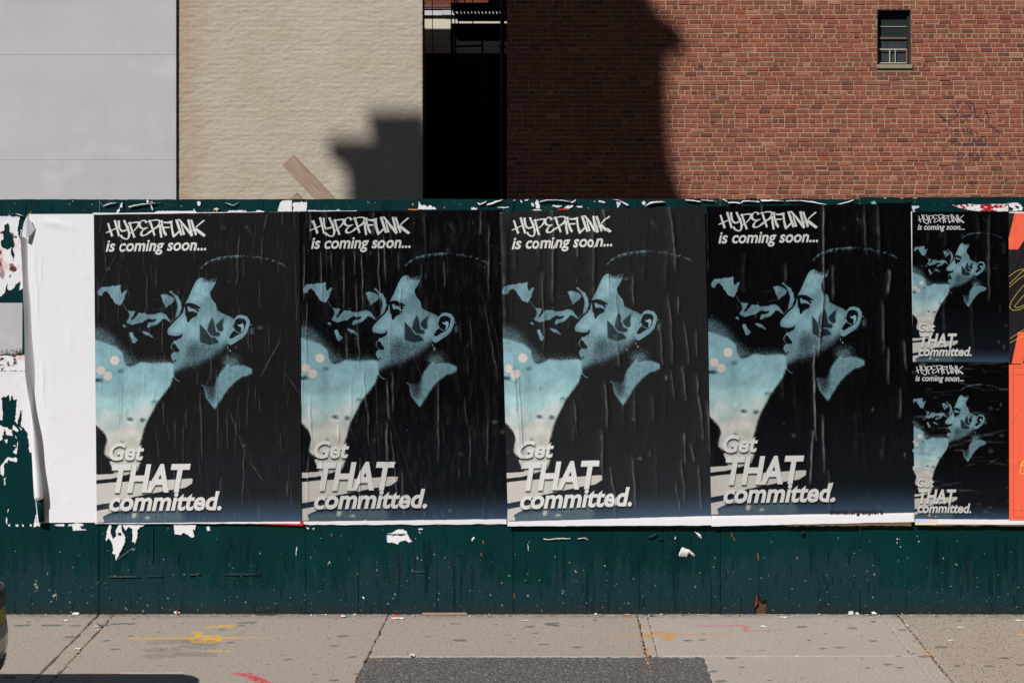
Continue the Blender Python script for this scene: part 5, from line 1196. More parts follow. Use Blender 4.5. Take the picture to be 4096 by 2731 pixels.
tag(sheet("white_underlayer", [(3643,846),(3662,846),(3665,1450),(3647,1450)], .0430, np.zeros((12, 4)), WHITE, 4, 12), "narrow white slip showing left of the upper small poster", "blank paper", "white sheets showing round the posters")

# ------------------------------------------------------------------ torn paper
def tear_mask(polys, holes, cell, seed, rough=5.0):
    P_ = np.array([p for L in polys for p in L], float); x0, y0 = P_.min(0)-6; x1, y1 = P_.max(0)+6
    w_, h_ = int((x1-x0)/cell)+2, int((y1-y0)/cell)+2
    # rasterise at cell corners with noise-displaced lookup
    big = np.zeros((h_, w_), np.float32)
    for L in polys: big = np.maximum(big, fillpoly(h_, w_, [((x-x0)/cell, (y-y0)/cell) for x, y in L], 2))
    for L in holes: big = big*(1-fillpoly(h_, w_, [((x-x0)/cell, (y-y0)/cell) for x, y in L], 2))
    n1 = fbm(h_, w_, h_*cell/9, w_*cell/7, seed, 3)-.5; n2 = fbm(h_, w_, h_*cell/9, w_*cell/7, seed+5, 3)-.5
    Y, X = np.mgrid[0:h_, 0:w_]
    yi = np.clip((Y+n1*rough*2/cell).astype(int), 0, h_-1); xi = np.clip((X+n2*rough*1.4/cell).astype(int), 0, w_-1)
    return big[yi, xi] > .5, x0, y0
def torn(polys, label, off=.0052, holes=(), color=None, colfn=None, curl=0.0, cell=1.5, seed=0, rough=5.0, name="torn_paper", cat="torn paper", group="torn paper left on the green fence", mat=None, droop=0.0):
    m, x0, y0 = tear_mask(polys, holes, cell, seed+3, rough)
    h_, w_ = m.shape; idx = -np.ones((h_+1, w_+1), int); ys, xs = np.nonzero(m)
    if len(ys) < 3: return None
    cor = set()
    used = np.zeros((h_+1, w_+1), bool)
    for dy in (0, 1):
        for dx in (0, 1): used[ys+dy, xs+dx] = True
    idx[used] = np.arange(used.sum()); vy, vx = np.nonzero(used)
    px = x0+vx*cell; py = y0+vy*cell
    rr = (fbm(h_+1, w_+1, 1+h_*cell/30, 1+w_*cell/30, seed+9, 3)-.5)*.0016
    if px.min() > 3436: off += .0075
    elif px.min() < 394: off += .004
    dep = off+rr[vy, vx]
    if curl:
        # lifts like a rolled lip: strongest in the middle of each column of the shape
        top = np.full(w_+1, 1e9); bot = np.full(w_+1, -1e9)
        np.minimum.at(top, vx, vy); np.maximum.at(bot, vx, vy)
        t = (vy-top[vx])/np.maximum(1, (bot-top)[vx]); along = (vx-vx.min())/max(1, np.ptp(vx))
        dep = dep+curl*np.sin(np.pi*np.clip(t*.9+.1, 0, 1))*np.clip(np.minimum(along, 1-along)*6+.3, .3, 1)
    if droop:
        t = (vy-vy.min())/max(1, np.ptp(vy)); dep = dep+droop*t**2
    K = S*(D-dep)/D
    V = np.stack([(px-CX)*K, -dep, H+(CY-py)*K], -1)
    F = np.stack([idx[ys+1, xs], idx[ys+1, xs+1], idx[ys, xs+1], idx[ys, xs]], -1)
    c = np.array(color if color is not None else (.77, .77, .79))[None]*np.ones((len(V), 1))
    if colfn is not None: c = colfn(px, py, c)
    o = mobj(name, V, F, mat or TORN, None, smooth=True, col=c)
    return tag(o, label, cat, group)
TORN = M("torn_paper_print", .75, .2); TORN.base(TORN.n("VertexColor", layer_name="Col").outputs[0]); TORN.bump(TORN.math('ADD', TORN.noise(TORN.pos(), 80, 4), TORN.math('MULTIPLY', TORN.noise(TORN.pos((1, 1, .3)), 30, 3), .8)), .35, .003); TORN = TORN.m
def zq(L, f, ox, oy): return [(x/f+ox, y/f+oy) for x, y in L]
def face_remains(px, py, c):
    c = c.copy(); n = 40
    r = np.random.RandomState(2); t = fbm(400, 120, 26, 10, 8, 4)[np.clip((py-850).astype(int), 0, 399), np.clip(px.astype(int)+10, 0, 119)]
    blue = np.clip((885-py)/22, 0, 1); c = c*(1-blue[:, None]*.35)+np.array(lin(180, 200, 235))*blue[:, None]*.35
    pk = np.clip((t-.50)*9, 0, 1)*np.clip((py-950)/20, 0, 1)*np.clip((1110-py)/30, 0, 1); c = c*(1-pk[:, None]*.8)+np.array(lin(228, 190, 186))*pk[:, None]*.8
    for (x, y, a, b, k) in [(8,930,9,7,1),(48,940,16,8,.9),(52,1075,14,10,1),(4,1045,7,22,1),(6,1085,10,30,.7),(3,1010,5,14,1),(62,948,9,5,.9),(45,1060,9,6,.8)]:
        q = ((px-x)/a)**2+((py-y)/b)**2; w_ = np.clip(1.4-q-1.2*(t-.5)*3, 0, 1)*k; c = c*(1-w_[:, None])+np.array(lin(96, 52, 44))*w_[:, None]
    return c
torn([zq([(-60,107),(195,110),(178,190),(172,250),(185,320),(205,345),(215,420),(218,560),(225,640),(238,740),(232,800),(182,838),(205,745),(152,782),(120,830),(73,832),(70,765),(42,860),(10,892),(-60,880)], 2.45, 0, 820)],
     "torn remains of a face poster with green hole, left of the rolled white sheet", holes=[zq([(42,195),(72,180),(92,196),(92,252),(130,322),(140,400),(124,432),(143,492),(132,540),(108,482),(110,418),(62,440),(15,405),(2,350),(34,330),(22,262),(44,240)], 2.45, 0, 820), zq([(92,690),(104,680),(106,700),(95,715)], 2.45, 0, 820)], colfn=face_remains, seed=1, rough=4, cell=1.3)
torn([zq([(200,240),(212,245),(210,310),(190,320)], 2.45, 0, 820)], "small white paper sliver beside the folded corner of the rolled sheet", seed=2)
def brown_bits(px, py, c):
    t = fbm(90, 140, 9, 10, 18, 4)[np.clip((py-1415).astype(int), 0, 89), np.clip(px.astype(int)+5, 0, 139)]
    w_ = np.clip((t-.56)*12, 0, 1)*np.clip((72-px)/10, 0, 1); c = c*(1-w_[:, None])+np.array(lin(92, 44, 40))*w_[:, None]
    p2 = np.clip((px-66)/6, 0, 1)*np.clip((1444-py)/10, 0, 1)*.7; return c*(1-p2[:, None])+np.array(lin(220, 184, 172))*p2[:, None]
torn([zq([(-60,48),(60,46),(150,48),(205,40),(238,30),(240,178),(-60,180)], 2.178, 0, 1400)], "strip of torn brown and white print just below the square view hole", colfn=brown_bits, seed=3, rough=3, off=.0050)
pinkw = lambda px, py, c: c*(np.array([1.0, .965, .985])[None])
torn([zq([(-60,181),(243,181),(252,300),(262,420),(270,600),(276,760),(284,890),(252,892),(250,822),(240,735),(215,690),(178,655),(190,560),(180,515),(150,640),(130,610),(136,500),(146,425),(120,432),(108,386),(84,440),(74,378),(60,402),(12,412),(24,500),(22,618),(-60,560)], 2.178, 0, 1400)],
     "large white paper patch with ragged fingers, below the square view hole", colfn=pinkw, seed=4, rough=5, off=.0060)
torn([zq([(0,655),(40,668),(102,690),(104,750),(60,742),(38,690),(8,792),(-40,780),(-40,650)], 2.178, 0, 1400)], "white scrap hanging like a claw below the ragged white patch", seed=5)
torn([zq([(112,650),(160,700),(150,712),(108,695)], 2.178, 0, 1400), zq([(165,668),(188,686),(180,694)], 2.178, 0, 1400), zq([(125,740),(150,760),(140,772)], 2.178, 0, 1400)], "three tiny white chips under the ragged white patch", seed=6)
torn([zq([(0,1010),(60,932),(148,936),(146,972),(70,958),(36,1000),(30,1090),(8,1085)], 2.178, 0, 1400)], "white ring-shaped scrap on green paint at the far left", holes=[], seed=7)
torn([zq([(108,885),(140,850),(150,790),(156,795),(150,860),(142,905)], 2.178, 0, 1400), zq([(112,820),(135,822),(130,840)], 2.178, 0, 1400)], "pinkish white shred above the ring-shaped scrap", seed=8)
torn([zq([(32,1108),(46,1110),(44,1180),(34,1170)], 2.178, 0, 1400)], "short white vertical scrap below the ring-shaped scrap", seed=9)
torn([zq([(52,1450),(62,1445),(60,1510),(48,1510)], 2.178, 0, 1400), zq([(60,1385),(74,1380),(70,1430)], 2.178, 0, 1400), zq([(40,785),(60,775),(62,805),(46,812)], 2.178, 0, 1400)], "thin white flakes at the lower far left of the fence", seed=10)
torn([zq([(295,1505),(310,1430),(318,1432),(320,1500),(348,1512),(346,1532),(292,1532)], 2.178, 0, 1400)], "white torn spike left of the green roll tip", seed=11)
torn([[(60,2096),(74,2096),(72,2104),(62,2104)], [(32,2095),(38,2093),(40,2104),(31,2104)], [(88,2095),(93,2094),(95,2104),(87,2104)], [(120,2094),(125,2096),(126,2104),(119,2104)]], "row of small white scraps along the old poster line at far left", seed=12, rough=2)
torn([[(217,2096),(256,2092),(256,2103),(219,2102)], [(274,2096),(285,2094),(284,2103),(272,2102)]], "white dashes of paper under the blank white sheet", seed=13, rough=2.5)
Z1_ = lambda L: zq(L, 2.24, 0, 2050); Z2_ = lambda L: zq(L, 2.24, 1000, 2050); Z3_ = lambda L: zq(L, 2.24, 2000, 2050); Z4_ = lambda L: zq(L, 2.24, 3046, 2050)
torn([Z1_([(640,100),(680,86),(742,98),(745,115),(708,120),(732,142),(768,150),(765,158),(650,156)])], "white patch below the blank sheet's right corner", seed=14, rough=3)
torn([Z1_([(945,250),(955,160),(975,108),(995,112),(990,180),(1010,235),(1040,212),(1035,160),(1060,108),(1085,108),(1092,160),(1120,222),(1118,262),(1080,340),(1040,426),(1030,420),(1032,372),(1000,356),(1012,330),(998,262),(970,225),(955,250)])], "long pointed white paper tear hanging below the leftmost dark poster", holes=[Z1_([(1052,180),(1075,175),(1090,185),(1085,205),(1060,200)])], seed=15, rough=3.5, cell=1.2, curl=0, droop=.003)
torn([Z1_([(1095,108),(1300,108),(1250,130),(1232,152),(1225,232),(1207,277),(1200,256),(1180,262),(1186,200),(1185,142),(1150,125),(1125,162)])], "white tear with thin downward tail right of the long pointed one", seed=16, rough=3)
torn([Z1_([(1556,108),(1752,108),(1746,152),(1725,140),(1742,210),(1720,224),(1650,176),(1612,196),(1563,186)])], "broad white paper tear under the right half of the leftmost dark poster", seed=17, rough=3)
torn([Z1_([(1850,120),(1870,118),(1885,155),(1862,165),(1852,150)])], "tiny white tag under the leftmost dark poster's right end", seed=18, rough=2)
torn([Z1_([(1040,420),(1190,308),(1212,322),(1190,345),(1180,325),(1060,412)])], "thin loop of lifted clear film beside the long pointed tear", seed=19, rough=1, color=(.10, .16, .16))
torn([Z2_([(1222,187),(1275,176),(1320,148),(1368,147),(1402,165),(1406,188)]), Z2_([(1221,194),(1300,200),(1352,205),(1412,190),(1426,222),(1452,262),(1422,262),(1390,246),(1335,256),(1325,284),(1282,266),(1222,262)])], "white torn label split by green line under the second dark poster", seed=20, rough=3,
     colfn=lambda px, py, c: np.where((px < 1549)[:, None] & (py > 2137)[:, None], np.array(lin(96, 96, 190))[None], c))
torn([Z2_([(495,122),(530,135),(522,146)]), Z2_([(560,130),(576,132),(572,155)]), Z2_([(1500,138),(1550,138),(1540,152),(1510,150)]), Z2_([(1505,164),(1530,174),(1522,180)])], "few small white tags just below the second dark poster", seed=21, rough=2)
torn([Z2_([(405,370),(418,270),(420,310),(410,385)]), Z2_([(690,490),(706,432),(722,452),(706,445)])], "two slim white splinters of paper below the second dark poster", seed=22, rough=1)
torn([Z2_([(1980,235),(2005,210),(2010,222),(1985,252)]), Z2_([(1004,745),(1020,750),(1022,772),(1008,765)]), Z2_([(1497,398),(1506,400),(1502,418)])], "three white chips scattered on the green paint mid fence", seed=23, rough=1.5)
torn([Z3_([(1595,385),(1612,338),(1632,306),(1682,324),(1706,340),(1740,372),(1747,392),(1716,380),(1692,360),(1670,390),(1630,393)])], "crumpled white paper lump stuck under the fourth large poster", seed=24, rough=3, curl=.012, color=(.68, .68, .68))
torn([Z3_([(1740,165),(1792,186),(1810,236),(1780,215)])], "white flap curling off right above the crumpled lump", seed=25, rough=1.5, curl=.01)
torn([Z3_([(385,226),(430,236),(520,222),(632,226),(630,236),(520,238),(430,246),(395,240)])], "long thin curled paper edge low under the third large poster", seed=26, rough=1.5, curl=.008, cell=1.1, color=(.6,.6,.6))
torn([Z3_([(690,230),(760,218),(792,240),(788,246),(760,228),(700,238)])], "short curled paper edge right of the long thin one", seed=27, rough=1, curl=.007, cell=1.1, color=(.62,.62,.62))
torn([Z3_([(1300,216),(1350,205),(1400,175),(1398,200),(1350,224)]), Z3_([(1395,226),(1450,222),(1460,232),(1420,236)])], "green painted flaps lifting below the fourth large poster", seed=28, rough=1.5, curl=.016, color=lin(30, 70, 66))
torn([Z3_([(240,258),(256,310),(254,358),(246,300)]), Z3_([(665,495),(684,535),(676,530)]), Z3_([(925,465),(942,468),(938,480)]), Z3_([(1563,208),(1574,215),(1568,236),(1560,232)])], "four slim white flecks on the sheet under the third large poster", seed=29, rough=1)
torn([Z4_([(1205,235),(1216,222),(1220,240)]), Z4_([(1230,228),(1242,226),(1236,242)]), Z4_([(1208,260),(1222,268),(1214,278)]), Z4_([(1238,300),(1254,302),(1246,314)]), Z4_([(1398,250),(1414,252),(1406,264)]), Z4_([(1388,205),(1398,208),(1394,218)])], "cluster of tiny white paper dots under the small dark posters", seed=30, rough=1)
torn([Z4_([(350,190),(372,155),(384,160),(362,196)])], "dark painted paper tongue poking out under the fourth large poster", seed=31, rough=1, curl=.03, color=lin(40, 60, 58))
# along the top edge
T0 = lambda L: zq(L, 2.868, 0, 780); T1 = lambda L: zq(L, 2.868, 800, 780); T2 = lambda L: zq(L, 2.868, 1600, 780); T3 = lambda L: zq(L, 2.868, 2400, 780); T4 = lambda L: zq(L, 2.625, 3200, 780)
k_ = dict(rough=1.6, cell=1.0)
torn([T0([(1180,122),(1255,92),(1335,84),(1330,92),(1270,104),(1195,132)])], "first curled white paper lip on the fence top, right of the panel joint", seed=40, curl=.012, **k_)
torn([T0([(1395,80),(1415,104),(1402,140),(1376,146),(1372,180),(1350,206),(1330,206),(1346,170),(1366,164),(1380,110)])], "zigzag white paper remnant on the fence top beside the yellow crack", seed=41, **k_)
torn([T0([(1465,132),(1560,110),(1680,94),(1870,84),(1700,104),(1560,126),(1490,147)])], "long curled white lip on the fence top above the leftmost graffiti lettering", seed=42, curl=.013, **k_)
torn([T0([(1680,60),(1695,52),(1706,70),(1692,88),(1682,80)]), T0([(1725,74),(1750,74),(1750,84),(1730,84)]), T0([(1722,102),(1734,110),(1756,172),(1742,172),(1730,140)]), T0([(826,66),(842,70),(838,80)])], "scattered white flakes round the long curled lip on the fence top", seed=43, **k_)
torn([T0([(1758,208),(1800,184),(2215,182),(2218,152),(2240,180),(2262,205),(2255,209)])], "flat white paper remnant along the top edge of the leftmost dark poster", seed=44, **k_)
torn([T0([(2262,74),(2296,74),(2302,100),(2284,126),(2262,112)])], "round white blob at the fence top right of the flat remnant", seed=45, **k_)
torn([T0([(150,207),(200,216),(265,236),(262,246),(215,236)]), ], "dark curled shred with white edge above the torn face poster", seed=46, curl=.016, rough=1, cell=1.0)
torn([T0([(330,210),(345,222),(352,238),(370,216),(388,240),(330,242)])], "small white scrap with dark hole above the rolled sheet's corner", seed=47, **k_)
torn([T1([(270,78),(355,106),(365,120),(440,84),(468,72),(372,128),(345,116)])], "gull-wing shaped white curl on the fence top", seed=48, curl=.011, **k_)
torn([T1([(160,150),(190,148),(218,160),(205,180),(192,195),(180,182),(150,182)])], "tiny cream and white wrinkled scrap below the gull-wing curl", seed=49, curl=.006, color=(.6, .56, .42), **k_)
torn([T1([(298,200),(340,177),(530,174),(532,190),(640,190),(650,172),(690,172),(738,190),(735,198)])], "flat white remnant with grey print over the leftmost dark poster's right part", seed=50, colfn=lambda px, py, c: np.where(((px > 965) & (px < 1010) & (np.sin(px*.9) > .1))[:, None], c*.35, c), **k_)
torn([T1([(890,190),(904,120),(920,85),(942,64),(1050,57),(1052,190)])], "white paper block with rounded corner under the small plank", seed=51, **k_)
torn([T1([(1058,190),(1074,150),(1058,110),(1072,86),(1140,84),(1170,74),(1182,82),(1226,80),(1222,187)])], "square white paper block under the timber, right of the rounded one", seed=52, **k_)
torn([T1([(1560,172),(1590,158),(1602,176)]), T1([(1236,172),(1800,178),(1800,188),(1236,190)])], "thin bluish white sliver above the second dark poster", seed=53, rough=.8, cell=1.0, color=lin(200, 214, 230))
torn([T2([(203,166),(212,100),(210,70),(220,76),(230,102),(252,126),(266,112),(292,116),(312,140),(334,118),(356,122),(374,146),(392,136),(420,166)])], "white brush-like torn paper clump above the second dark poster", seed=54, **k_)
torn([T2([(90,160),(206,160),(205,172),(90,173)]), T2([(133,100),(158,100),(156,112),(142,118)])], "small orange paper remnants beside the white brush-like clump", seed=55, color=lin(226, 140, 84), **k_)
torn([T2([(812,166),(818,132),(830,150),(850,132),(856,150),(884,142),(880,166)])], "little white tuft of paper above the second dark poster's right end", seed=56, **k_)
torn([T2([(883,90),(925,98),(992,66),(988,84),(912,126)])], "pointed white curl on the fence top above the alley", seed=57, curl=.013, **k_)
torn([T2([(994,104),(1040,92),(1100,66),(1192,48),(1160,68),(1060,116),(1000,124)])], "rising white curl on the fence top right of the pointed one", seed=58, curl=.013, **k_)
torn([T2([(1500,92),(1512,80),(1524,96),(1536,108),(1534,136),(1512,130)])], "small white star scrap on the fence top near the third large poster", seed=59, **k_)
torn([T2([(1545,88),(1560,70),(1572,52),(1590,80),(1598,110),(1606,140),(1590,162),(1560,152),(1556,112)]), T2([(1514,178),(1538,164),(1610,166),(1628,178)])], "white patch with ragged foot above the third large poster's lettering", seed=60, **k_)
torn([T2([(1590,76),(1680,52),(1860,54),(1960,76),(1966,84),(1850,66),(1700,64),(1610,86)])], "wide arched white curl on the fence top above the third large poster", seed=61, curl=.012, **k_)
torn([T2([(1960,84),(2022,46),(2012,74),(1972,100)])], "short upturned white curl ending the wide arch on the fence top", seed=62, curl=.012, **k_)
torn([T2([(1880,152),(1920,118),(1990,120),(1980,138),(1930,156)]), T2([(1745,118),(1850,118),(1856,132),(1800,140),(1750,130)]), T2([(2020,124),(2090,124),(2095,146),(2040,144)])], "white smeared paper patches above the third large poster", seed=63, rough=3, cell=1.0)
torn([T2([(1806,158),(1942,154),(1940,170),(1808,172)])], "small red paper streak above the third large poster", seed=64, color=lin(186, 44, 48), **k_)
torn([T2([(1376,52),(1396,62),(1406,82),(1394,88),(1378,72)]), T2([(1420,62),(1475,42),(1470,60),(1440,70)]), T2([(2272,64),(2310,66),(2352,76),(2350,92),(2280,80)]), T2([(2222,62),(2236,70),(2230,84)]), T2([(1302,62),(1320,48),(1316,70)]), T2([(1100,140),(1248,134),(1248,146),(1180,152)])], "loose white flakes along the fence top above the third large poster", seed=65, rough=2, cell=1.0)
torn([T3([(110,48),(200,50),(262,78),(328,112),(322,142),(272,112),(222,66)])], "tapering twisted white curl on the fence top over the third large poster", seed=66, curl=.012, **k_)
torn([T3([(175,64),(230,70),(238,98),(208,146),(194,142),(190,100)])], "pale blue-white drip scrap under the tapering curl", seed=67, color=(.62, .66, .74), **k_)
torn([T3([(478,84),(505,66),(528,92),(510,112),(486,106)])], "round white dab of paper left of the leaf-shaped curl", seed=68, **k_)
torn([T3([(505,136),(540,104),(582,76),(700,68),(762,80),(700,92),(620,106)])], "leaf-shaped crumpled white curl at the fence top", seed=69, curl=.016, color=(.66,.66,.66), **k_)
torn([T3([(974,50),(1060,58),(1152,70),(1150,88),(1040,76),(985,66)])], "flat white curl at the very top near the third poster's right corner", seed=70, curl=.011, **k_)
torn([T3([(1158,50),(1230,56),(1306,62),(1298,76),(1165,62)])], "slim white curl right beside the flat one near the poster corner", seed=71, curl=.012, **k_)
torn([T3([(1396,44),(1430,50),(1464,72),(1456,84),(1410,60)])], "little hooked white curl above the fourth large poster's left corner", seed=72, curl=.011, **k_)
torn([T3([(1464,82),(1540,76),(1616,90),(1612,114),(1560,106),(1480,106)])], "chunky white roll above the fourth large poster's lettering", seed=73, curl=.016, color=(.7, .7, .7), **k_)
torn([T3([(1618,72),(1660,60),(1832,70),(1816,104),(1782,80),(1650,84),(1622,102)])], "broad folded white roll above the fourth large poster", seed=74, curl=.013, color=(.7, .68, .66), **k_)
torn([T3([(1840,54),(1990,54),(2130,72),(2000,78),(1860,88)])], "long smooth white roll over the fourth large poster", seed=75, curl=.013, **k_)
torn([T3([(2130,64),(2230,58),(2352,66),(2352,74),(2240,72),(2140,78)]), T4([(0,54),(120,64),(240,92),(302,102),(215,103),(100,84),(0,68)])], "sagging white roll that drops behind the fourth large poster", seed=76, curl=.014, **k_)
torn([T4([(368,102),(440,84),(560,48),(566,58),(520,80),(430,102)])], "rising white roll over the fourth large poster's middle", seed=77, curl=.014, **k_)
torn([T4([(745,66),(775,62),(795,78),(798,96),(752,94)])], "turquoise flaking patch above the fourth large poster", seed=78, rough=2.5, cell=1.0, color=lin(110, 178, 180))
torn([T4([(800,60),(860,68),(1080,66),(1180,54),(1130,76),(900,80),(820,74)])], "sagging dark brown strip of paper at the fence top right of the turquoise patch", seed=79, curl=.016, color=lin(44, 36, 26), **k_)
def redwhite(px, py, c):
    t = fbm(50, 260, 5, 22, 28, 4)[np.clip((py-805).astype(int), 0, 49), np.clip((px-3800).astype(int), 0, 259)]
    w_ = np.clip((t-.50+.10*np.sin((px-3800)*.05))*16, 0, 1); return c*(1-w_[:, None])+np.array(lin(168, 30, 44))*w_[:, None]
torn([T4([(1592,106),(1700,101),(1900,98),(2185,90),(2185,172),(1872,171),(1760,155),(1690,140)])], "long pointed red and white torn print above the upper small poster", seed=80, colfn=redwhite, rough=1.8, cell=1.0)
torn([T4([(2190,86),(2288,80),(2318,105),(2340,132),(2330,168),(2200,168)])], "white torn patch with green showing through above the orange poster", seed=81, rough=3, holes=[T4([(2195,120),(2240,140),(2225,165),(2198,160)]), T4([(2255,110),(2300,120),(2290,150),(2262,130)])], cell=1.0)
torn([T4([(1170,122),(1200,112),(1250,114),(1246,136),(1204,144),(1202,172),(1186,170)])], "pale streaky scrap at the right corner of the fourth large poster", seed=82, rough=3, cell=1.0, color=(.55, .6, .62))
torn([T4([(886,28),(906,28),(904,40),(888,40)]), T4([(1500,106),(1514,106),(1512,112)]), T4([(1762,94),(1812,92),(1812,99),(1765,100)])], "few white dots at the fence top by the small posters", seed=83, **k_)
torn([T4([(1040,28),(1090,28),(1085,37),(1050,35)]), T4([(1182,28),(1226,28),(1224,38),(1190,37)])], "two tan wood chips on the very top edge of the fence", seed=84, color=lin(190, 156, 96), **k_)
# loose flecks nobody could count
fl = MB(); fc = []; r_ = random.Random(8)
for k in range(150):
    x = r_.uniform(-80, 4250); y = r_.choice([r_.uniform(802, 846), r_.uniform(2110, 2452), r_.uniform(2110, 2452)])
    if 100 < x < 392 and y < 900: continue
    s = r_.uniform(.5, 1.7)*S; p = P(x, y); i = len(fl.v); a = r_.uniform(0, 6); n = 4
    for j in range(n): q = a+j*6.283/n; rr = s*r_.uniform(.5, 1.3); fl.v.append((p[0]+rr*math.cos(q), -.0085, p[2]+rr*math.sin(q)*1.3)); fc.append((.66, .66, .64))
    fl.f.append((i, i+1, i+2, i+3))
o = mobj("paper_flecks", fl.v, fl.f, TORN, None, col=np.array(fc)); tag(o, kind='stuff', label="tiny white flecks of old paper stuck over the green paint")

# ------------------------------------------------------------------ weeds, litter, small things
GRN = vc_mat("dry_weed_green", .8, .2, 0)
wd = MB(); wc = []; r_ = random.Random(2)
for (cx, n, hh) in [(34, 26, 34), (78, 34, 40), (84, 20, 26), (30, 14, 22), (58, 12, 14), (10, 10, 16), (-20, 20, 30)]:
    for k in range(n):
        bx, by, bz = P(cx+r_.gauss(0, 5), 1421, 1.6); bz = z0_ = bz-.02
        hx = r_.gauss(0, .03); hz = hh*S*1.15*r_.uniform(.4, 1.1); c = r_.choice([lin(120, 116, 78), lin(92, 98, 60), lin(150, 138, 100), lin(110, 84, 60)])
        pts = [(bx, 1.6, bz), (bx+hx*.4, 1.6, bz+hz*.6), (bx+hx, 1.6, bz+hz)]
        i = len(wd.v)
        for (x, y, z), w_ in zip(pts, (.0022, .0016, .0006)): wd.v += [(x-w_, y, z), (x+w_, y, z)]; wc += [c, c]
        wd.f += [(i, i+1, i+3, i+2), (i+2, i+3, i+5, i+4)]
        for j in range(4):
            t = r_.random(); x = bx+hx*t; z = bz+hz*t; s = r_.uniform(.003, .008); a = r_.uniform(0, 6.28); i = len(wd.v)
            wd.v += [(x, 1.6, z), (x+s*math.cos(a)-s*.3*math.sin(a), 1.595, z+s*math.sin(a)+s*.3*math.cos(a)), (x+1.6*s*math.cos(a), 1.6, z+1.6*s*math.sin(a)), (x+s*math.cos(a)+s*.3*math.sin(a), 1.605, z+s*math.sin(a)-s*.3*math.cos(a))]; wc += [c]*4; wd.f.append((i, i+1, i+2, i+3))
o = mobj("weeds", wd.v, wd.f, GRN, None, col=np.array(wc)); tag(o, kind='stuff', label="dry weeds seen through the square hole in the fence")
mnd = MB(); zt = P(0, 1422, 1.7)[2]-.01; mnd.prism([(-6, -.62), (-1.2, -.62), (-1.6, zt-.12), (-2.4, zt-.05), (-6, zt-.03)], 1.45, 1.72); tag(mnd.build("earth_bank", DIRT), kind='structure')
li = MB(); lc = []; r_ = random.Random(17)
cols = [(lin(225,225,228), 6), (lin(190,170,150), 4), (lin(120,90,64), 6), (lin(92,74,58), 6), (lin(206,60,56), 1), (lin(214,140,60), 1.3), (lin(60,110,180), .6), (lin(170,196,120), .5), (lin(214,196,190), 2), (lin(90,100,60), 1)]
cc = [c[0] for c in cols]; cw = [c[1] for c in cols]
for k in range(900):
    x = r_.uniform(-4.2, 4.2); y = -.012-abs(r_.gauss(0, .022)) if r_.random() < .85 else -r_.uniform(.03, .2)
    s = r_.uniform(.002, .006)*(2.4 if r_.random() < .08 else 1); bit(li, lc, x, y, .001, s, r_.choices(cc, cw)[0], .5)
o = mobj("gutter_litter", li.v, li.f, VC, None, col=np.array(lc)); tag(o, kind='stuff', label="crumbs of paper and leaf along the foot of the fence")
def scrap(px, py, wpx, dpx, col, name, label, cat, lift=.006, seed=0, n=12, z=.001):
    x, y, _ = G(px, py); r = random.Random(seed); v = []; rad = []
    dd = dpx*S*3.2
    for k in range(n):
        a = 6.283*k/n; q = r.uniform(.6, 1.15); v.append((x+wpx*S*.5*q*math.cos(a), y+dd*q*math.sin(a), z+lift*r.random()))
    v.append((x, y, z+lift*1.2)); f = [(k, (k+1) % n, n) for k in range(n)]
    m = plain("scrap_"+name+str(seed), col, .8, .3, .08, 40)
    return tag(mobj(name, v, f, m, smooth=False), label, cat)
wh = (.72, .72, .73)
scrap(262, 2483, 26, 3, wh, "paper_scrap", "curved white paper scrap on the pavement near the dark car", "paper scrap", .008, 1)
scrap(302, 2459, 28, 4, wh, "paper_scrap", "white tissue scrap against the fence foot right of the car", "paper scrap", .014, 2)
scrap(386, 2505, 20, 2, wh, "paper_scrap", "thin white scrap lying by the left pavement joint", "paper scrap", .005, 3)
scrap(391, 2495, 9, 2, lin(40, 90, 170), "bottle_cap", "tiny bright blue plastic cap beside the left pavement joint", "cap", .006, 4)
scrap(309, 2595, 24, 2.5, wh, "paper_scrap", "white slip lying on the long diagonal crack at left", "paper scrap", .004, 5)
scrap(706, 2454, 30, 4, wh, "paper_scrap", "white and orange tissue at the fence foot below the two white dashes", "paper scrap", .016, 6)
scrap(708, 2456, 10, 3, lin(230, 140, 60), "orange_scrap", "orange fleck on the white tissue at the fence foot", "paper scrap", .022, 7)
scrap(1592, 2473, 84, 5, lin(226, 214, 220), "flyer", "flat pinkish white flyer on the pavement near the wooden lath", "flyer", .006, 8)
scrap(1585, 2471, 38, 3, lin(208, 60, 52), "red_scrap", "red printed scrap lying on the pinkish flyer", "paper scrap", .012, 9, z=.008)
scrap(1375, 2468, 30, 3, lin(190, 192, 200), "paper_scrap", "grey crinkled scrap at the fence foot left of the flyer", "paper scrap", .012, 10)
scrap(1650, 2622, 22, 5, wh, "paper_scrap", "white scrap on the top edge of the asphalt patch", "paper scrap", .01, 11)
scrap(2096, 2482, 40, 2, lin(206, 206, 208), "paper_scrap", "thin flat white sliver near the dark green drip", "paper scrap", .004, 12)
scrap(2563, 2469, 10, 2, lin(214, 150, 70), "orange_scrap", "orange crumb at the joint near the cigarette end", "paper scrap", .008, 13)
scrap(3137, 2469, 46, 3, wh, "paper_scrap", "ragged flat white slip right of the broken fence corner", "paper scrap", .005, 14)
scrap(3055, 2505, 30, 4, wh, "paper_scrap", "flat white smear-like slip on the smooth pale slab", "paper scrap", .004, 15)
scrap(3494, 2487, 26, 2, lin(70, 110, 90), "green_straw", "tiny green strip on the smooth slab below the crumpled tissue", "strip", .006, 16)
scrap(3626, 2507, 13, 3, lin(222, 214, 196), "paper_scrap", "small cream chip lying in the right pavement joint", "paper scrap", .012, 17)
scrap(3843, 2509, 48, 2, wh, "paper_scrap", "long thin white slip on the pitted right-hand slab", "paper scrap", .004, 18)
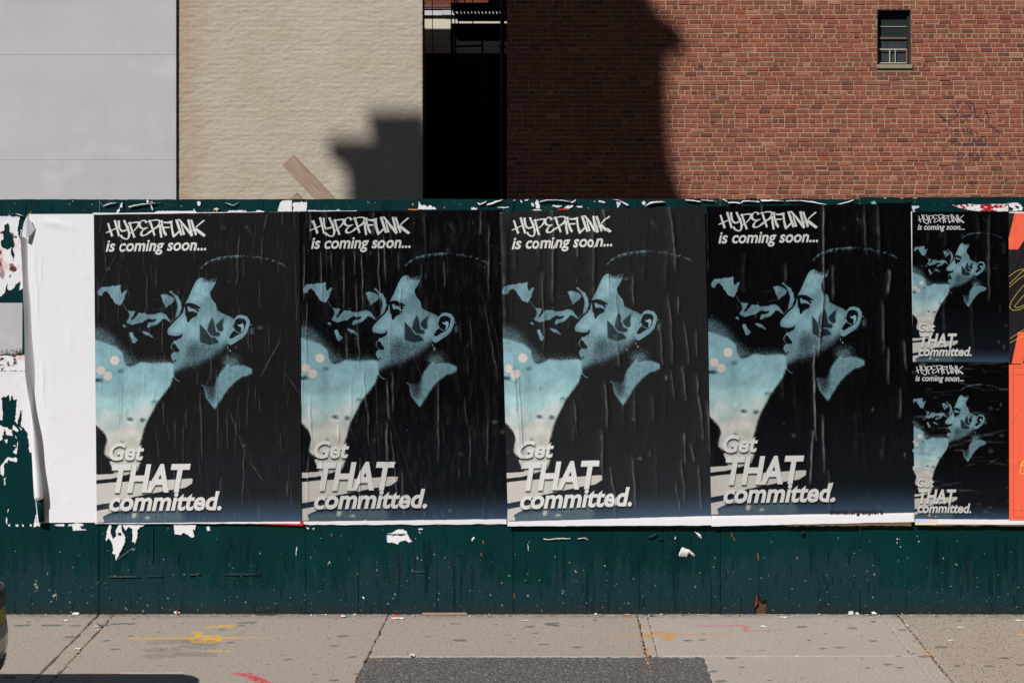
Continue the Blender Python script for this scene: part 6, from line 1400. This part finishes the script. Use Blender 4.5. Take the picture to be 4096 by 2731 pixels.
scrap(3800, 2560, 28, 3, wh, "paper_scrap", "white spot of paper lower on the pitted right-hand slab", "paper scrap", .003, 19)
scrap(4078, 2481, 40, 2, wh, "paper_scrap", "white slip on the pitted slab at the right edge", "paper scrap", .004, 20)
scrap(3190, 2624, 16, 2, wh, "paper_scrap", "tiny white slip on the scored line of the pale slab", "paper scrap", .004, 21)
scrap(3495, 2456, 24, 4, wh, "paper_scrap", "white scrap at the fence foot right of the crumpled tissue", "paper scrap", .014, 22)
scrap(2594, 2622, 12, 4, lin(196, 150, 90), "stone_chip", "tan chip where the joint meets the asphalt patch", "chip", .014, 23)
scrap(2605, 2465, 20, 3, lin(54, 84, 90), "paint_flake", "dark teal paint flake on the pavement by the fence foot", "paint flake", .01, 24)
MB().tube([P(2502, 2458, -.03), P(2522, 2458, -.032)], .0042, 8)
o = MB().tube([(G(2502,2461)[0], -.035, .005), (G(2522,2461)[0], -.037, .005)], .0042, 8).build("cigarette_end", plain("filter_tan", lin(214, 146, 80))); tag(o, "orange cigarette filter lying at the foot of the fence", "cigarette end")
o = MB().box(G(1690,2457)[0], G(1868,2457)[0], -.030, -.014, .002, .013).build("wooden_lath", MAT_WOOD); o.rotation_euler[2] = -.004; tag(o, "thin pale wooden lath lying along the fence foot", "lath")
o = MB().tube([(-1.63, -.03, .004), (-1.56, -.028, .006), (-1.5, -.03, .003)], .003, 6).build("twig", MAT_ROT); tag(o, "short dark twig at the fence foot below the second dark poster", "twig")
def crumple(px, r, label, seed, col=(.66, .64, .62), squash=.8, cat="crumpled paper"):
    bm = bmesh.new(); bmesh.ops.create_icosphere(bm, subdivisions=3, radius=r); rr = random.Random(seed)
    for v in bm.verts: v.co *= rr.uniform(.62, 1.15); v.co.z *= squash
    me = bpy.data.meshes.new("crumpled_tissue"); bm.to_mesh(me); bm.free(); me.materials.append(plain("tissue%d" % seed, col, .9, .2, .2, 60, .3))
    o = link(bpy.data.objects.new("crumpled_tissue", me)); x = G(px, 2457)[0]; o.location = (x, -.012-r, r*squash*.92); return tag(o, label, cat)
crumple(3402, .017, "crumpled dirty white tissue in the corner of the panel joint", 3); crumple(3428, .012, "smaller bluish crumpled plastic right of the dirty tissue", 5, (.6, .66, .74), .7)
o = mobj("leaf", [(G(2755,2457)[0]+dx*.01, -.03+dy*.01, .004+dz*.01) for dx, dy, dz in [(-1,0,0),(-.3,.4,.9),(.6,.5,.4),(1.1,0,.2),(.4,-.5,.5),(-.5,-.4,.8),(0,0,1.3)]], [(0,1,6),(1,2,6),(2,3,6),(3,4,6),(4,5,6),(5,0,6)], plain("leaf_green", lin(112, 120, 58))); tag(o, "small yellow-green leaf at the fence foot", "leaf")
o = mobj("leaf", [(G(1815,2464)[0]+dx*.011, -.05+dy*.012, .003+dz*.008) for dx, dy, dz in [(-1,0,0),(-.3,.4,.9),(.6,.5,.4),(1.1,0,.2),(.4,-.5,.5),(-.5,-.4,.8),(0,0,1.3)]], [(0,1,6),(1,2,6),(2,3,6),(3,4,6),(4,5,6),(5,0,6)], plain("leaf_olive", lin(130, 124, 50))); tag(o, "small olive leaf in front of the wooden lath", "leaf")

# ------------------------------------------------------------------ dark car parked at the kerb, only its corner in view
car = empty("parked_car", (-4.55, -3.35, -.13), "dark parked car with yellow reflections painted on its bumper just entering at the left edge", "car")
xe = -2.326; yf = -2.46; ye = -4.22
def ringpts(z, inset_x, inset_y, rc, xl=-6.75, n=7, xr=xe):
    x1, x0, y1, y0 = xr-inset_x, xl+inset_x, yf-inset_y, ye+inset_y; pts = []
    for (cx_, cy_, a0) in [(x1-rc, y1-rc, 0), (x0+rc, y1-rc, 90), (x0+rc, y0+rc, 180), (x1-rc, y0+rc, 270)]:
        for k in range(n): a = math.radians(a0+90*k/(n-1)); pts.append((cx_+rc*math.cos(a), cy_+rc*math.sin(a), z+.07))
    return pts
def loft(name, rings, mat, cap=(True, True), parent=car):
    v = []; f = []; n = len(rings[0])
    for r in rings: v += r
    for i in range(len(rings)-1):
        for j in range(n): a = i*n+j; b = i*n+(j+1) % n; f.append((a, b, b+n, a+n))
    if cap[0]: f.append(tuple(range(n-1, -1, -1)))
    if cap[1]: f.append(tuple((len(rings)-1)*n+j for j in range(n)))
    return mobj(name, v, f, mat, parent, smooth=False)
BODY = M("dark_car_paint", .22, .6, lin(40, 48, 50)); BODY.b.inputs["Coat Weight"].default_value = .8; BODY = BODY.m
BEIGE = plain("beige_bumper_plastic", lin(214, 200, 176), .22, .7, .06, 6); BLK = plain("black_trim", lin(20, 20, 22), .45, .5, .05); YEL = plain("painted_yellow_reflection", lin(240, 205, 40), .35, .5, .1)
GLS = plain("dark_car_glass", (.012, .014, .016), .06, .8, .05); TYR = plain("tyre_rubber", (.02, .02, .02), .85); CARZ = .07
RIM = plain("wheel_rim", (.4, .4, .42), .35, .5, .05, metal=.8)
loft("underbody", [ringpts(.12, .30, .10, .2), ringpts(.20, .16, .05, .25), ringpts(.30, .055, .02, .28), ringpts(.352, .02, .0, .3)], BLK)
loft("skirt_strip", [ringpts(.352, .018, 0, .3), ringpts(.40, .006, 0, .3)], YEL if False else BLK)
loft("bumper", [ringpts(.40, .012, 0, .3), ringpts(.44, .002, 0, .3), ringpts(.50, .0, 0, .3), ringpts(.555, .006, 0, .3)], BEIGE)
loft("painted_reflection", [ringpts(.556, .008, .002, .3), ringpts(.59, .012, .002, .3), ringpts(.618, .02, .002, .3)], YEL)  # yellow reflection on the bumper, painted as a coloured band
loft("bumper_cap", [ringpts(.619, .012, 0, .3), ringpts(.63, .006, 0, .3), ringpts(.675, .006, 0, .3), ringpts(.70, .012, .002, .3), ringpts(.712, .04, .01, .28)], BLK)
loft("body", [ringpts(.60, .06, .012, .27), ringpts(.72, .055, .010, .27), ringpts(.80, .050, .012, .26), ringpts(.88, .058, .02, .26), ringpts(.93, .075, .05, .25), ringpts(.96, .14, .12, .2)], BODY)
loft("painted_reflection", [ringpts(.7125, .044, .012, .28), ringpts(.722, .048, .012, .28)], YEL)  # thin yellow glint, also painted as a band
def cab(z, ix, iy, rc=.16): return ringpts(z, ix, iy, rc, xl=-5.7, xr=xe-.02)
loft("window_band", [cab(.955, .06, .08), cab(1.30, .14, .16)], GLS)
loft("roof", [cab(1.30, .135, .155), cab(1.345, .145, .165), cab(1.385, .2, .22), cab(1.40, .35, .36)], BODY)
for (x_, y_) in [(-2.78, -2.475), (-5.7, -2.475), (-4.25, -2.475), (-2.78, -4.205), (-4.25, -4.205), (-5.7, -4.205)]:
    MB().tube([(x_, y_+(-.11 if y_ > -3 else .11), 1.02), (x_+(-.04), y_+(-.15 if y_ > -3 else .15), 1.38)], .03, 6).build("pillar", BODY, car)
for x_ in (-3.25, -5.85):
    for y_, s_ in ((yf-.0, 1), (ye+.0, -1)):
        w_ = MB().tube([(x_, y_-.20*s_, .265), (x_, y_-.17*s_, .265), (x_, y_-.01*s_, .265), (x_, y_+.005*s_, .265)], [.37, .395, .395, .37], 28).build("wheel", TYR, car)
        MB().tube([(x_, y_-.02*s_, .265), (x_, y_+.012*s_, .265)], [.25, .24], 20).build("rim", RIM, w_)
TL = plain("smoked_tail_lamp", lin(30, 14, 16), .2, .6, .05)
MB().box(xe-.085, xe-.056, yf-.52, yf-.30, .83, .97).build("tail_light", TL, car); MB().box(xe-.085, xe-.056, ye+.30, ye+.52, .83, .97).build("tail_light", TL, car)
MB().box(xe-.05, xe-.032, -3.6, -3.1, .81, .93).build("number_plate", plain("plate_white", (.6, .6, .55)), car)
